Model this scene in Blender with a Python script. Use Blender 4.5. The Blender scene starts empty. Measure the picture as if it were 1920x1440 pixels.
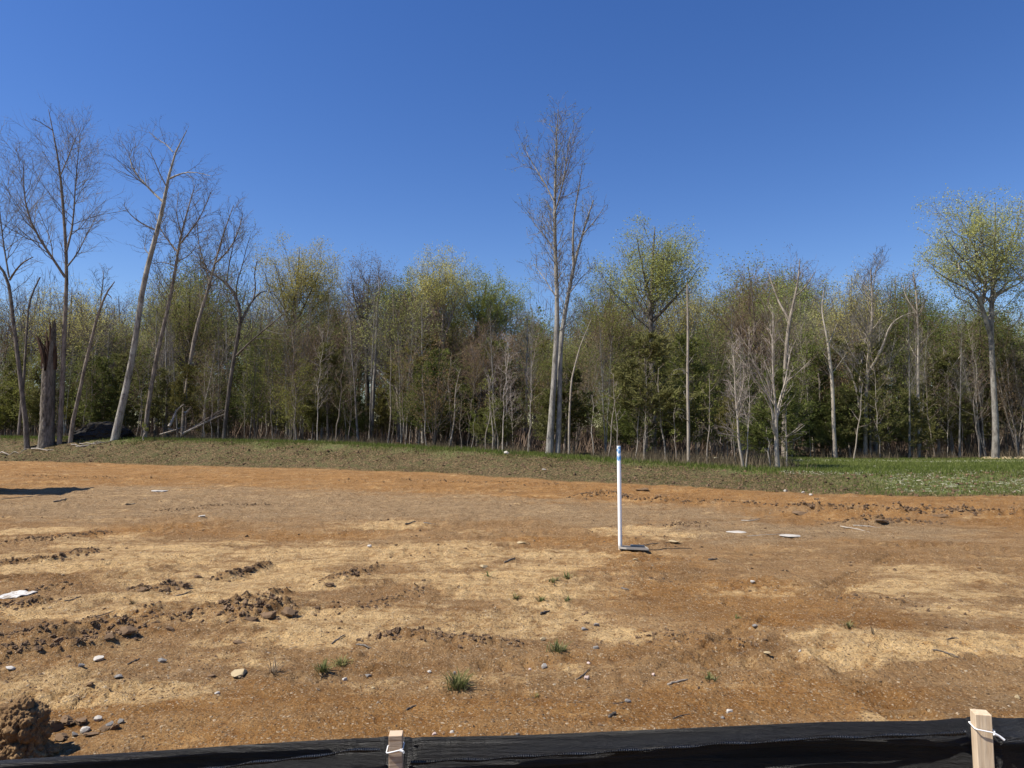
import bpy, math, random
import numpy as np
from mathutils import Vector

# ------------------------------------------------------------------ camera, sky, sun, exposure
scene = bpy.context.scene
COL = scene.collection
F = 1330.0          # focal length in photograph pixels (1920 wide)
H = 1.70            # eye height
PITCH = math.atan(80.0 / F)
cam_d = bpy.data.cameras.new('camera')
cam_d.sensor_width = 36.0
cam_d.lens = F / 1920.0 * 36.0
cam_d.clip_start = 0.05
cam_d.clip_end = 4000
cam = bpy.data.objects.new('camera', cam_d)
COL.objects.link(cam)
cam.location = (0, 0, H)
cam.rotation_euler = (math.pi / 2 + PITCH, 0, 0)
scene.camera = cam

SUN_DIR = Vector((-1.0, -0.22, 0.0)).normalized()
SUN_EL = math.radians(54)
sun_vec = Vector((SUN_DIR.x * math.cos(SUN_EL), SUN_DIR.y * math.cos(SUN_EL), math.sin(SUN_EL)))
world = bpy.data.worlds.new('World')
scene.world = world
world.use_nodes = True
wn = world.node_tree
bg = wn.nodes['Background']
sky = wn.nodes.new('ShaderNodeTexSky')
sky.sky_type = 'NISHITA'
sky.sun_disc = False
sky.sun_elevation = SUN_EL
sky.sun_rotation = math.atan2(sun_vec.x, sun_vec.y)
sky.altitude = 300
sky.air_density = 1.0
sky.dust_density = 0.15
sky.ozone_density = 2.2
hs = wn.nodes.new('ShaderNodeHueSaturation')
hs.inputs['Hue'].default_value = 0.515
hs.inputs['Saturation'].default_value = 1.29
wn.links.new(sky.outputs[0], hs.inputs['Color'])
wn.links.new(hs.outputs[0], bg.inputs['Color'])
bg.inputs['Strength'].default_value = 0.079
sun_d = bpy.data.lights.new('sun', 'SUN')
sun_d.energy = 4.2
sun_d.angle = math.radians(0.53)
sun_d.color = (1.0, 0.94, 0.85)
sun = bpy.data.objects.new('sun', sun_d)
COL.objects.link(sun)
sun.rotation_euler = (-sun_vec).to_track_quat('-Z', 'Y').to_euler()
scene.view_settings.view_transform = 'Standard'
scene.view_settings.look = 'None'
scene.view_settings.gamma = 1
scene.view_settings.exposure = 0.82
scene.cycles.max_bounces = 6
scene.cycles.transparent_max_bounces = 4

rng = np.random.default_rng(11)
cp, sp = math.cos(PITCH), math.sin(PITCH)

# ------------------------------------------------------------------ noise helpers
def _hash(ix, iy, iz, seed):
    h = (ix.astype(np.int64) * 374761393 + iy.astype(np.int64) * 668265263 + iz.astype(np.int64) * 2147483647 + seed * 1274126177) & 0xffffffff
    h = ((h ^ (h >> 13)) * 1274126177) & 0xffffffff
    h = (h ^ (h >> 16)) & 0xffffff
    return h / float(0xffffff)

def vnoise(x, y, seed=0):
    x0 = np.floor(x); y0 = np.floor(y)
    fx = x - x0; fy = y - y0
    fx = fx * fx * (3 - 2 * fx); fy = fy * fy * (3 - 2 * fy)
    z = np.zeros_like(x0)
    a = _hash(x0, y0, z, seed); b = _hash(x0 + 1, y0, z, seed)
    c = _hash(x0, y0 + 1, z, seed); d = _hash(x0 + 1, y0 + 1, z, seed)
    return (a + (b - a) * fx + (c - a) * fy + (a - b - c + d) * fx * fy) * 2 - 1

def vnoise3(p, seed=0):
    q = np.floor(p); f = p - q; f = f * f * (3 - 2 * f)
    r = 0
    for dx in (0, 1):
        for dy in (0, 1):
            for dz in (0, 1):
                w = (f[..., 0] if dx else 1 - f[..., 0]) * (f[..., 1] if dy else 1 - f[..., 1]) * (f[..., 2] if dz else 1 - f[..., 2])
                r = r + w * _hash(q[..., 0] + dx, q[..., 1] + dy, q[..., 2] + dz, seed)
    return r * 2 - 1

def fbm(x, y, oct=4, seed=0, gain=.5):
    r = 0; a = 1; s = 0
    for i in range(oct):
        c, sn = math.cos(i * 1.1), math.sin(i * 1.1)
        r = r + a * vnoise((x * c - y * sn) * 2 ** i + i * 17.3, (x * sn + y * c) * 2 ** i - i * 9.1, seed + i)
        s += a; a *= gain
    return r / s

def sstep(a, b, x):
    t = np.clip((x - a) / (b - a), 0, 1)
    return t * t * (3 - 2 * t)

# ------------------------------------------------------------------ terrain
def flat_pt(u, v):        # where the level ground is seen at that point of the photograph
    X = (u - 960) / F; Z = (720 - v) / F
    dy = cp - Z * sp; dz = sp + Z * cp
    t = -H / dz
    return X * t, dy * t

def at_depth(u, v, Y):
    X = (u - 960) / F; Z = (720 - v) / F
    dy = cp - Z * sp; dz = sp + Z * cp
    t = Y / dy
    return np.array([X * t, Y, H + dz * t])

toe_px = [(0, 865), (150, 868), (300, 872), (600, 880), (800, 886), (1000, 898), (1200, 908), (1300, 915), (1500, 926), (1700, 931), (1920, 933)]
toe = np.array([flat_pt(*p) for p in toe_px])
def toe_y(x):
    y = np.interp(x, toe[:, 0], toe[:, 1])
    sl = (toe[1, 1] - toe[0, 1]) / (toe[1, 0] - toe[0, 0])
    y = np.where(x < toe[0, 0], toe[0, 1] + np.clip((x - toe[0, 0]) * sl, -4, 12), y)
    return y
BANKW = 3.6
crest_px = [(0, 822, 865), (300, 825, 872), (600, 832, 880), (800, 842, 886), (1000, 855, 898), (1200, 868, 908), (1400, 880, 921), (1600, 887, 928), (1920, 885, 933)]
_cx = []; _cz = []
for u, vt, vb in crest_px:
    x0, y0 = flat_pt(u, vb)
    p = at_depth(u, vt, y0 + BANKW)
    _cx.append(p[0]); _cz.append(p[2])
def crest_z(x):
    return np.interp(x, _cx, _cz)

def edge_y(x):            # front edge of the wood
    e = toe_y(x) + BANKW + 2.0
    far = 35.0
    t = sstep(9.0, 11.5, x)
    return e * (1 - t) + far * t

def base_h(x, y):
    ty = toe_y(x); cz = crest_z(x)
    s = np.clip((y - ty) / BANKW, 0, 1)
    s = s * s * (3 - 2 * s) * .55 + s * .45
    z = cz * s
    beyond = np.clip((y - ty - BANKW) / 14.0, 0, 1)
    target = np.interp(x, [-30, 0, 8, 16], [1.12, .75, .3, .12])
    z = np.where(y > ty + BANKW, cz + (target - cz) * beyond, z)
    return z

def _trk(a): return [(np.array([flat_pt(u, v) for u, v in p]), w) for p, w in a]
tracks = _trk([([(1380, 1130), (1520, 1210), (1720, 1350)], .16), ([(1230, 1290), (1420, 1180), (1700, 1040), (1960, 985)], .17), ([(-40, 1090), (200, 1060), (560, 1010), (900, 975)], .2), ([(-40, 1330), (300, 1300), (700, 1262), (1100, 1235), (1500, 1250)], .13), ([(1000, 1000), (1400, 1010), (1960, 1040)], .22)])

def px_ridge(pts):
    return np.array([flat_pt(u, v) for u, v in pts])

# ridges of churned clods left by a machine: (points in the photo, height, half width)
ridges = [
    ([(-60, 1215), (60, 1195), (180, 1178), (330, 1150)], .055, .16),
    ([(-60, 1250), (100, 1228), (190, 1208), (260, 1190)], .06, .11),
    ([(300, 1168), (400, 1148), (480, 1130), (540, 1112)], .05, .07),
    ([(415, 1162), (490, 1156), (565, 1142)], .10, .15),
    ([(-40, 1145), (60, 1138), (110, 1128)], .06, .13),
    ([(80, 1112), (140, 1105)], .05, .10),
    ([(240, 1112), (300, 1106), (350, 1098)], .07, .08),
    ([(400, 1085), (440, 1078), (510, 1056)], .06, .07),
    ([(600, 1098), (660, 1080), (710, 1065)], .05, .09),
    ([(-40, 1060), (100, 1050), (180, 1030)], .05, .12),
    ([(20, 1022), (120, 1012), (200, 1000)], .045, .14),
    ([(700, 1195), (780, 1190), (900, 1208), (960, 1200)], .05, .13),
    ([(640, 1150), (720, 1130), (800, 1110)], .035, .12),
    ([(300, 960), (420, 950), (500, 948)], .04, .18),
    ([(1160, 938), (1300, 944), (1450, 950), (1560, 955)], .10, .16),
    ([(1480, 955), (1600, 962), (1730, 966)], .13, .2),
    ([(1700, 962), (1800, 966), (1960, 972)], .12, .2),
    ([(1580, 985), (1680, 980), (1760, 982)], .10, .22),
    ([(1080, 935), (1130, 930), (1180, 936)], .10, .22),
    ([(620, 905), (760, 903), (900, 908), (1060, 915)], .07, .3),
    ([(0, 893), (180, 898), (300, 900)], .06, .3),
    ([(1250, 990), (1320, 985)], .05, .2),
    ([(1560, 1122), (1650, 1128), (1700, 1136)], .035, .10),
    ([(1180, 1092), (1260, 1098)], .03, .1),
    ([(1190, 1190), (1320, 1200), (1420, 1215)], .03, .12),
]
hollows = [   # worn troughs and wheel tracks: (points, depth, half width)
    ([(-60, 1232), (80, 1212), (230, 1172), (420, 1130)], .05, .14),
    ([(-60, 1168), (120, 1152), (330, 1112), (520, 1068)], .03, .2),
    ([(300, 1340), (420, 1322), (700, 1300), (1100, 1300)], .022, .10),
    ([(1540, 1230), (1620, 1280), (1670, 1320)], .018, .06),
    ([(1100, 918), (1300, 925), (1500, 938), (1700, 950), (1950, 955)], .10, .35),
    ([(1100, 948), (1300, 955), (1500, 968), (1700, 978), (1950, 985)], .06, .35),
    ([(0, 905), (300, 908), (600, 915), (900, 925)], .05, .4),
]
ridges = [(px_ridge(p), h, w) for p, h, w in ridges]
hollows = [(px_ridge(p), h, w) for p, h, w in hollows]

def line_dist(x, y, P):
    d = np.full(x.shape, 1e9); along = np.zeros(x.shape); acc = 0
    for a, b in zip(P[:-1], P[1:]):
        ab = b - a; L = np.hypot(*ab)
        t = np.clip(((x - a[0]) * ab[0] + (y - a[1]) * ab[1]) / L ** 2, 0, 1)
        dd = np.hypot(x - a[0] - t * ab[0], y - a[1] - t * ab[1])
        m = dd < d
        d = np.where(m, dd, d); along = np.where(m, acc + t * L, along)
        acc += L
    return d, along, acc

def ridge_field(x, y):
    r = np.zeros(x.shape)
    w1 = x + .08 * fbm(x * 3, y * 3, 3, 71); w2 = y + .08 * fbm(x * 3, y * 3, 3, 72)
    lump = .35 + 1.5 * np.abs(vnoise(x * 11, y * 11, 73)) * .6 + .7 * np.abs(vnoise(x * 23 + 4, y * 23, 74)) * .6
    for P, h, w in ridges:
        lo = P.min(0) - 4 * w - .2; hi = P.max(0) + 4 * w + .2
        m = (x > lo[0]) & (x < hi[0]) & (y > lo[1]) & (y < hi[1])
        if not m.any(): continue
        d, al, L = line_dist(w1[m], w2[m], P)
        prof = np.exp(-(d / w) ** 2) * (0.55 + .45 * vnoise(al * 3.1, al * 0 + 3.3, 5)) * np.clip(np.minimum(al, L - al) / (w * 2) + .35, 0, 1)
        rr = h * prof * 1.55 * lump[m]
        r[m] = np.maximum(r[m], rr)
    return r

def bumps(x, y, fine=True):
    ty = toe_y(x)
    near = sstep(24, 8, y)
    z = .035 * fbm(x * .35, y * .5, 3, 1) + .016 * fbm(x * 1.3, y * 1.5, 3, 2)
    # streaks running up to the right, as the blade left them
    lf_ = sstep(1.5, -1.0, x)
    s = x * .35 * (2 * lf_ - 1) - y * .94
    z = z + .028 * fbm(s * 3.6, (x * .94 + y * .35) * .5, 3, 9) * sstep(-.5, .6, fbm(x * .5, y * .5, 2, 12))
    rough = sstep(-.25, .45, fbm(x * .7, y * .9, 3, 4))
    z = z + (.036 * rough + .004) * (np.abs(vnoise(x * 6, y * 6, 6)) + .5 * np.abs(vnoise(x * 13, y * 13 + 3, 16)))
    z = z + .05 * (np.abs(fbm(x * 1.9, y * 2.3, 3, 18)) - .2) * sstep(40, 10, y)
    if fine:
        z = z + (.010 * rough + .002) * fbm(x * 28, y * 28, 2, 7) * near
    z = z + ridge_field(x, y)
    for P, h, w in hollows:
        d, al, L = line_dist(x, y, P)
        prof = np.exp(-(d / w) ** 2)
        z = z - h * prof * .8 + .35 * h * np.exp(-((d - 1.9 * w) / (.6 * w)) ** 2) * (.5 + .5 * fbm(x * 5, y * 5, 2, 31))
    farr = sstep(9, 13, y) * sstep(40, 34, y)
    z = z + farr * (.030 * np.abs(fbm(x * 2.0, y * 1.6, 3, 24)) + .02 * fbm(x * 5, y * 4, 2, 25))
    # tread marks: two belts of short cleats crossing the dirt
    for (P_, w_) in tracks:
        d_, al_, L_ = line_dist(x, y, P_)
        on = sstep(w_, w_ * .8, d_)
        z = z - on * (.022 + .024 * (np.abs((al_ / .16) % 1 - .5) < .22)) * sstep(-.35, .25, fbm(x * 1.1, y * 1.1, 2, 66))
    # bank: rougher, cleat marks on its left half
    sl = np.clip((y - ty) / BANKW, 0, 1)
    onb = sl * (1 - sl) * 4
    z = z * (1 - .6 * (sl > 0))
    z = z + onb * (.06 * fbm(x * 2.2, y * 1.6, 3, 21) + .07 * (np.abs(fbm(x * 4.5, y * 3.5, 2, 22)) - .2))
    cle = np.abs(((x - (y - ty) * 1.15) / 1.25 + .25 * fbm(x * .8, y * .8, 2, 5)) % 1.0 - .5)
    z = z - onb * .20 * sstep(.15, .0, cle) * sstep(-3, -9, x) * (.3 + .7 * sstep(-.2, .3, fbm(x * .6, y * .9, 2, 44)))
    return z

def ground_h(x, y, fine=True):
    x = np.asarray(x, float); y = np.asarray(y, float)
    fade = sstep(60, 45, np.abs(y)) * sstep(60, 40, np.abs(x))
    return base_h(x, y) + bumps(x, y, fine) * fade

def gz(x, y):
    return float(ground_h(np.array([x]), np.array([y]))[0])

def ground_at(u, v, ymax=60):
    X = (u - 960) / F; Z = (720 - v) / F
    dy = cp - Z * sp; dz = sp + Z * cp
    Y = np.concatenate([np.arange(1.5, 12, .02), np.arange(12, ymax, .06)])
    t = Y / dy
    zz = H + dz * t - ground_h(X * t, Y)
    i = np.argmax(zz < 0) if (zz < 0).any() else len(Y) - 1
    return X * t[i], Y[i]

# soil zones: light dry sand, orange clay, grey gravel
sand_px = [(260, 1035, 190, 26), (560, 1045, 130, 30), (470, 1085, 230, 26), (760, 985, 90, 8), (820, 1040, 120, 20), (900, 1085, 150, 26), (1000, 1052, 110, 14), (850, 1170, 190, 30), (700, 1190, 150, 26),
           (1090, 1100, 90, 22), (1180, 1190, 80, 24), (620, 1165, 120, 18), (1010, 1125, 80, 18), (1740, 1073, 140, 16), (1800, 1108, 140, 18), (1870, 1150, 120, 14), (1570, 1215, 70, 26), (1740, 1200, 180, 20),
           (1900, 1215, 90, 20), (1680, 1225, 120, 12), (100, 1058, 140, 14), (170, 1140, 200, 16), (380, 1120, 160, 16), (300, 1165, 150, 10), (1240, 1000, 80, 12), (450, 1258, 45, 14), (1060, 1150, 90, 14), (960, 1180, 100, 18),
           (90, 1290, 120, 20), (250, 1290, 120, 16), (1690, 1335, 60, 10), (60, 1000, 90, 9)]
orange_px = [(60, 878, 300, 9), (500, 895, 500, 12), (1000, 915, 400, 12), (1500, 938, 500, 12), (1850, 945, 300, 14), (1250, 925, 300, 12), (1090, 1028, 120, 13), (1400, 1130, 200, 34), (1500, 1150, 180, 24), (1180, 1060, 160, 14), (1650, 975, 380, 12),
             (500, 1340, 700, 34), (1200, 1345, 500, 36), (300, 1000, 240, 8), (560, 1005, 120, 8), (1450, 1310, 300, 30), (1840, 970, 200, 16), (700, 1400, 500, 30)]
grav_px = [(400, 940, 420, 24), (700, 950, 300, 22), (950, 955, 250, 20), (80, 955, 200, 16), (1280, 970, 140, 14), (1150, 980, 120, 14), (1500, 1000, 300, 14), (250, 925, 300, 12)]
def zone(x, y, lst, seed):
    r = np.zeros(x.shape)
    wx = x + .5 * fbm(x * .8, y * .8, 4, seed) * np.clip(y / 8, .5, 2); wy = y + .45 * fbm(x * .8, y * .8, 4, seed + 50) * np.clip(y / 6, .4, 2.5)
    for u, v, ru, rv in lst:
        cx, cy = flat_pt(u, v)
        rx = ru * cy / F; ry = rv * cy * cy / (F * H)
        q = 1.15 - .55 * ((wx - cx) ** 2 / rx ** 2 + (wy - cy) ** 2 / ry ** 2)
        r = np.maximum(r, q)
    n = .6 * fbm(x * 3, y * 3, 4, seed + 99) + .7 * fbm((x * .94 + y * .3) * .7, (y * .95 - x * .3) * 3.2, 3, seed + 33)
    return sstep(-.05, 1.05, r + .75 * n + .25 * fbm(x * 14, y * 14, 2, seed + 7))

# ------------------------------------------------------------------ mesh helpers
def mesh_np(name, verts, faces_list, mats, smooth=False, mat_idx=None):
    """faces_list: list of (n,k) int arrays"""
    me = bpy.data.meshes.new(name)
    verts = np.ascontiguousarray(verts, dtype=np.float32)
    me.vertices.add(len(verts)); me.vertices.foreach_set('co', verts.ravel())
    faces_list = [f for f in faces_list if len(f)]
    tot = sum(len(f) for f in faces_list); loops = np.concatenate([f.ravel() for f in faces_list]).astype(np.int32)
    me.loops.add(len(loops)); me.loops.foreach_set('vertex_index', loops)
    sizes = np.concatenate([np.full(len(f), f.shape[1]) for f in faces_list])
    starts = np.concatenate([[0], np.cumsum(sizes)[:-1]]).astype(np.int32)
    me.polygons.add(tot); me.polygons.foreach_set('loop_start', starts)
    if mat_idx is not None:
        me.polygons.foreach_set('material_index', np.ascontiguousarray(mat_idx, dtype=np.int32))
    me.polygons.foreach_set('use_smooth', np.full(tot, bool(smooth)))
    for m in mats: me.materials.append(m)
    me.update(calc_edges=True)
    return me

def link(name, me, parent=None, loc=None, label=None, cat=None, group=None, kind=None):
    o = bpy.data.objects.new(name, me); COL.objects.link(o)
    if parent is not None: o.parent = parent
    if loc is not None: o.location = loc
    if label: o['label'] = label
    if cat: o['category'] = cat
    if group: o['group'] = group
    if kind: o['kind'] = kind
    return o

def stamp(pv, pf, R, T):
    """copy a small prototype (pv verts, pf faces) with matrices R (N,3,3) and offsets T (N,3)"""
    V = np.einsum('nij,vj->nvi', R, pv) + T[:, None, :]
    Fc = pf[None] + (np.arange(len(T)) * len(pv))[:, None, None]
    return V.reshape(-1, 3), Fc.reshape(-1, pf.shape[1])

def rand_rot(n, r, tilt=None):
    if tilt is None:
        q = r.normal(size=(n, 4)); q /= np.linalg.norm(q, axis=1)[:, None]
        w, x, y, z = q.T
    else:
        az = r.uniform(0, 2 * np.pi, n); ta = r.uniform(0, 2 * np.pi, n); tt = np.abs(r.normal(0, tilt, n))
        w1, z1 = np.cos(az / 2), np.sin(az / 2)
        w2, x2, y2 = np.cos(tt / 2), np.sin(tt / 2) * np.cos(ta), np.sin(tt / 2) * np.sin(ta)
        w = w2 * w1; x = x2 * w1 + y2 * z1; y = y2 * w1 - x2 * z1; z = w2 * z1
    M = np.empty((n, 3, 3))
    M[:, 0, 0] = 1 - 2 * (y * y + z * z); M[:, 0, 1] = 2 * (x * y - z * w); M[:, 0, 2] = 2 * (x * z + y * w)
    M[:, 1, 0] = 2 * (x * y + z * w); M[:, 1, 1] = 1 - 2 * (x * x + z * z); M[:, 1, 2] = 2 * (y * z - x * w)
    M[:, 2, 0] = 2 * (x * z - y * w); M[:, 2, 1] = 2 * (y * z + x * w); M[:, 2, 2] = 1 - 2 * (x * x + y * y)
    return M

def box_np(x0, x1, y0, y1, z0, z1):
    v = np.array([[x, y, z] for z in (z0, z1) for y in (y0, y1) for x in (x0, x1)], float)
    f = np.array([[0, 2, 3, 1], [4, 5, 7, 6], [0, 1, 5, 4], [2, 6, 7, 3], [0, 4, 6, 2], [1, 3, 7, 5]])
    return v, f

def ico(sub):
    t = (1 + 5 ** .5) / 2
    v = np.array([[-1, t, 0], [1, t, 0], [-1, -t, 0], [1, -t, 0], [0, -1, t], [0, 1, t], [0, -1, -t], [0, 1, -t], [t, 0, -1], [t, 0, 1], [-t, 0, -1], [-t, 0, 1]], float)
    v /= np.linalg.norm(v, axis=1)[:, None]
    f = [[0, 11, 5], [0, 5, 1], [0, 1, 7], [0, 7, 10], [0, 10, 11], [1, 5, 9], [5, 11, 4], [11, 10, 2], [10, 7, 6], [7, 1, 8], [3, 9, 4], [3, 4, 2], [3, 2, 6], [3, 6, 8], [3, 8, 9], [4, 9, 5], [2, 4, 11], [6, 2, 10], [8, 6, 7], [9, 8, 1]]
    v = [tuple(a) for a in v]
    for _ in range(sub):
        cache = {}; nf = []
        def mid(a, b):
            k = (min(a, b), max(a, b))
            if k not in cache:
                m = np.array(v[a]) + np.array(v[b]); m /= np.linalg.norm(m); v.append(tuple(m)); cache[k] = len(v) - 1
            return cache[k]
        for a, b, c in f:
            ab, bc, ca = mid(a, b), mid(b, c), mid(c, a)
            nf += [[a, ab, ca], [b, bc, ab], [c, ca, bc], [ab, bc, ca]]
        f = nf
    return np.array(v), np.array(f)
ICO0, ICO1, ICO2, ICO3 = ico(0), ico(1), ico(2), ico(3)

# ------------------------------------------------------------------ materials
def new_mat(name, rough=.9, spec=.2):
    m = bpy.data.materials.new(name); m.use_nodes = True
    nt = m.node_tree; b = nt.nodes['Principled BSDF']
    b.inputs['Roughness'].default_value = rough
    b.inputs['Specular IOR Level'].default_value = spec
    return m, nt, b
def N(nt, t, **k):
    n = nt.nodes.new(t)
    for a, v in k.items(): setattr(n, a, v)
    return n
def ramp(nt, fac, stops):
    r = N(nt, 'ShaderNodeValToRGB')
    e = r.color_ramp.elements
    while len(e) < len(stops): e.new(.5)
    for i, (p, c) in enumerate(stops):
        e[i].position = p; e[i].color = (*c, 1) if len(c) == 3 else c
    nt.links.new(fac, r.inputs[0]); return r.outputs[0]
def noise(nt, vec, scale, detail=4, rough=.6):
    n = N(nt, 'ShaderNodeTexNoise'); n.inputs['Scale'].default_value = scale; n.inputs['Detail'].default_value = detail
    n.inputs['Roughness'].default_value = rough
    nt.links.new(vec, n.inputs['Vector']); return n.outputs[0]
def mix(nt, fac, a, b, mode='MIX'):
    m = N(nt, 'ShaderNodeMix', data_type='RGBA', blend_type=mode)
    for s, v in ((m.inputs[0], fac), (m.inputs[6], a), (m.inputs[7], b)):
        if isinstance(v, (int, float)): s.default_value = v
        elif isinstance(v, tuple): s.default_value = (*v, 1)
        else: nt.links.new(v, s)
    return m.outputs[2]
def mmath(nt, op, a, b=None, clamp=False):
    m = N(nt, 'ShaderNodeMath', operation=op, use_clamp=clamp)
    for i, v in enumerate((a, b)):
        if v is None: continue
        if isinstance(v, (int, float)): m.inputs[i].default_value = v
        else: nt.links.new(v, m.inputs[i])
    return m.outputs[0]
def bump(nt, b, h, dist, strength=1.0):
    n = N(nt, 'ShaderNodeBump'); n.inputs['Distance'].default_value = dist; n.inputs['Strength'].default_value = strength
    nt.links.new(h, n.inputs['Height']); nt.links.new(n.outputs[0], b.inputs['Normal'])
    return n

def stone_mat(name, cols, scale=12, rough=.85):
    m, nt, b = new_mat(name, rough)
    tc = N(nt, 'ShaderNodeTexCoord'); g = N(nt, 'ShaderNodeNewGeometry')
    n = noise(nt, tc.outputs['Object'], scale, 6, .7)
    k = len(cols)
    c1 = ramp(nt, g.outputs['Random Per Island'], [(i / max(1, k - 1), c) for i, c in enumerate(cols)])
    c2 = mix(nt, mmath(nt, 'MULTIPLY', n, .7), c1, tuple(x * .45 for x in cols[0]))
    nt.links.new(c2, b.inputs['Base Color'])
    bump(nt, b, n, .01, .6)
    return m

def make_ground_mat():
    m, nt, b = new_mat('soil_and_turf', .95, .1)
    tc = N(nt, 'ShaderNodeTexCoord'); P = tc.outputs['Object']
    at = N(nt, 'ShaderNodeVertexColor', layer_name='zones'); sp_ = N(nt, 'ShaderNodeSeparateColor'); nt.links.new(at.outputs[0], sp_.inputs[0])
    S, O, G = sp_.outputs
    at2 = N(nt, 'ShaderNodeVertexColor', layer_name='turf'); sp2 = N(nt, 'ShaderNodeSeparateColor'); nt.links.new(at2.outputs[0], sp2.inputs[0])
    T, B, FL = sp2.outputs          # green turf, bank soil, forest litter
    n_big = noise(nt, P, .9, 5, .6); n_mid = noise(nt, P, 7, 6, .65); n_fine = noise(nt, P, 55, 5, .7); n_xf = noise(nt, P, 220, 3, .7)
    base = ramp(nt, n_big, [(.25, (.235, .140, .060)), (.5, (.33, .203, .092)), (.75, (.43, .285, .140))])
    org = ramp(nt, n_big, [(.25, (.265, .138, .046)), (.75, (.39, .215, .076))])
    sand = ramp(nt, n_mid, [(.25, (.50, .335, .155)), (.55, (.68, .48, .235)), (.8, (.80, .60, .33))])
    grv = ramp(nt, n_mid, [(.2, (.235, .16, .085)), (.8, (.42, .305, .17))])
    ms = N(nt, 'ShaderNodeMapping'); ms.inputs['Scale'].default_value = (.35, 1.5, 1); ms.inputs['Rotation'].default_value = (0, 0, -.12); nt.links.new(P, ms.inputs[0])
    n_st = noise(nt, ms.outputs[0], 1.6, 7, .68)
    c = mix(nt, O, base, org)
    c = mix(nt, G, c, grv)
    n_sm = noise(nt, P, 21, 5, .7)
    # dry sand lies in thin streaks and crumbs: its mask is broken up by noise of several sizes
    brk = mmath(nt, 'ADD', mmath(nt, 'MULTIPLY', mmath(nt, 'ADD', n_sm, -.5), 1.5), mmath(nt, 'MULTIPLY', mmath(nt, 'ADD', n_mid, -.5), 1.6))
    brk = mmath(nt, 'ADD', brk, mmath(nt, 'MULTIPLY', mmath(nt, 'ADD', n_st, -.5), 3.2))
    brk = mmath(nt, 'ADD', brk, mmath(nt, 'MULTIPLY', mmath(nt, 'ADD', n_fine, -.5), .9))
    s2 = mmath(nt, 'MULTIPLY', mmath(nt, 'ADD', mmath(nt, 'MULTIPLY', S, 1.25), mmath(nt, 'ADD', mmath(nt, 'MULTIPLY', brk, .8), -.30), True), .84)
    c = mix(nt, s2, c, sand)
    # darker crumbs and pits
    pits = ramp(nt, n_fine, [(.36, (.52, .42, .33)), (.48, (1, 1, 1))])
    c = mix(nt, .8, c, pits, 'MULTIPLY')
    c = mix(nt, .5, c, ramp(nt, n_sm, [(.33, (.66, .56, .46)), (.47, (1, 1, 1)), (.6, (1, 1, 1)), (.72, (1.28, 1.24, 1.18))]), 'MULTIPLY')
    pits2 = ramp(nt, n_mid, [(.34, (.70, .60, .50)), (.48, (1, 1, 1))])
    c = mix(nt, .8, c, pits2, 'MULTIPLY')
    tone = ramp(nt, n_xf, [(.3, (.76, .72, .67)), (.7, (1.18, 1.18, 1.18))])
    c = mix(nt, .8, c, tone, 'MULTIPLY')
    c = mix(nt, .9, c, ramp(nt, n_st, [(.28, (.74, .66, .58)), (.5, (1, 1, 1)), (.72, (1.28, 1.26, 1.2))]), 'MULTIPLY')
    # pebbles of two sizes as coloured voronoi cells
    hts = None
    for sc, thr, amt in ((38, .86, .8), (95, .68, .8), (60, .80, .8)):
        vo = N(nt, 'ShaderNodeTexVoronoi'); vo.inputs['Scale'].default_value = sc; nt.links.new(P, vo.inputs['Vector'])
        sc_ = N(nt, 'ShaderNodeSeparateColor'); nt.links.new(vo.outputs['Color'], sc_.inputs[0])
        th = mmath(nt, 'SUBTRACT', thr, mmath(nt, 'MULTIPLY', G, .30))
        on = mmath(nt, 'MULTIPLY', mmath(nt, 'GREATER_THAN', sc_.outputs[0], th), mmath(nt, 'LESS_THAN', vo.outputs['Distance'], .42))
        pc = ramp(nt, sc_.outputs[1], [(0, (.07, .045, .028)), (.3, (.20, .125, .065)), (.6, (.38, .26, .14)), (.85, (.48, .35, .21)), (1, (.62, .50, .34))])
        onb = mmath(nt, 'MULTIPLY', on, amt)
        c = mix(nt, onb, c, pc)
        hh = mmath(nt, 'MULTIPLY', mmath(nt, 'MULTIPLY', on, mmath(nt, 'SUBTRACT', .42, vo.outputs['Distance'])), 22.0 / sc)
        hts = hh if hts is None else mmath(nt, 'ADD', hts, hh)
    # bank soil with straw bits, turf
    n_b = noise(nt, P, 3.5, 6, .75)
    n_bf = noise(nt, P, 16, 5, .8)
    bank = ramp(nt, n_bf, [(.40, (.022, .020, .011)), (.48, (.085, .060, .030)), (.55, (.19, .125, .062)), (.66, (.44, .31, .18))])
    bank = mix(nt, .15, bank, (.105, .085, .045))
    bank = mix(nt, ramp(nt, n_b, [(.45, (0, 0, 0)), (.62, (.7, .7, .7))]), bank, (.085, .095, .035))
    turf = ramp(nt, n_bf, [(.3, (.07, .095, .025)), (.55, (.13, .165, .05)), (.75, (.22, .23, .10))])
    turf = mix(nt, ramp(nt, n_b, [(.5, (0, 0, 0)), (.68, (.8, .8, .8))]), turf, (.25, .19, .11))
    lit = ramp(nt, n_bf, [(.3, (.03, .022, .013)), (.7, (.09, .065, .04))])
    c = mix(nt, B, c, bank)
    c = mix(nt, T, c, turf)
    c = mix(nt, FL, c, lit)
    nt.links.new(c, b.inputs['Base Color'])
    h = mmath(nt, 'ADD', mmath(nt, 'MULTIPLY', n_fine, .5), mmath(nt, 'MULTIPLY', n_xf, .16))
    h = mmath(nt, 'ADD', h, mmath(nt, 'ADD', mmath(nt, 'MULTIPLY', n_mid, 1.6), mmath(nt, 'MULTIPLY', n_sm, 1.1)))
    h = mmath(nt, 'ADD', h, hts)
    bump(nt, b, h, .042, 1.0)
    return m

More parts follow.
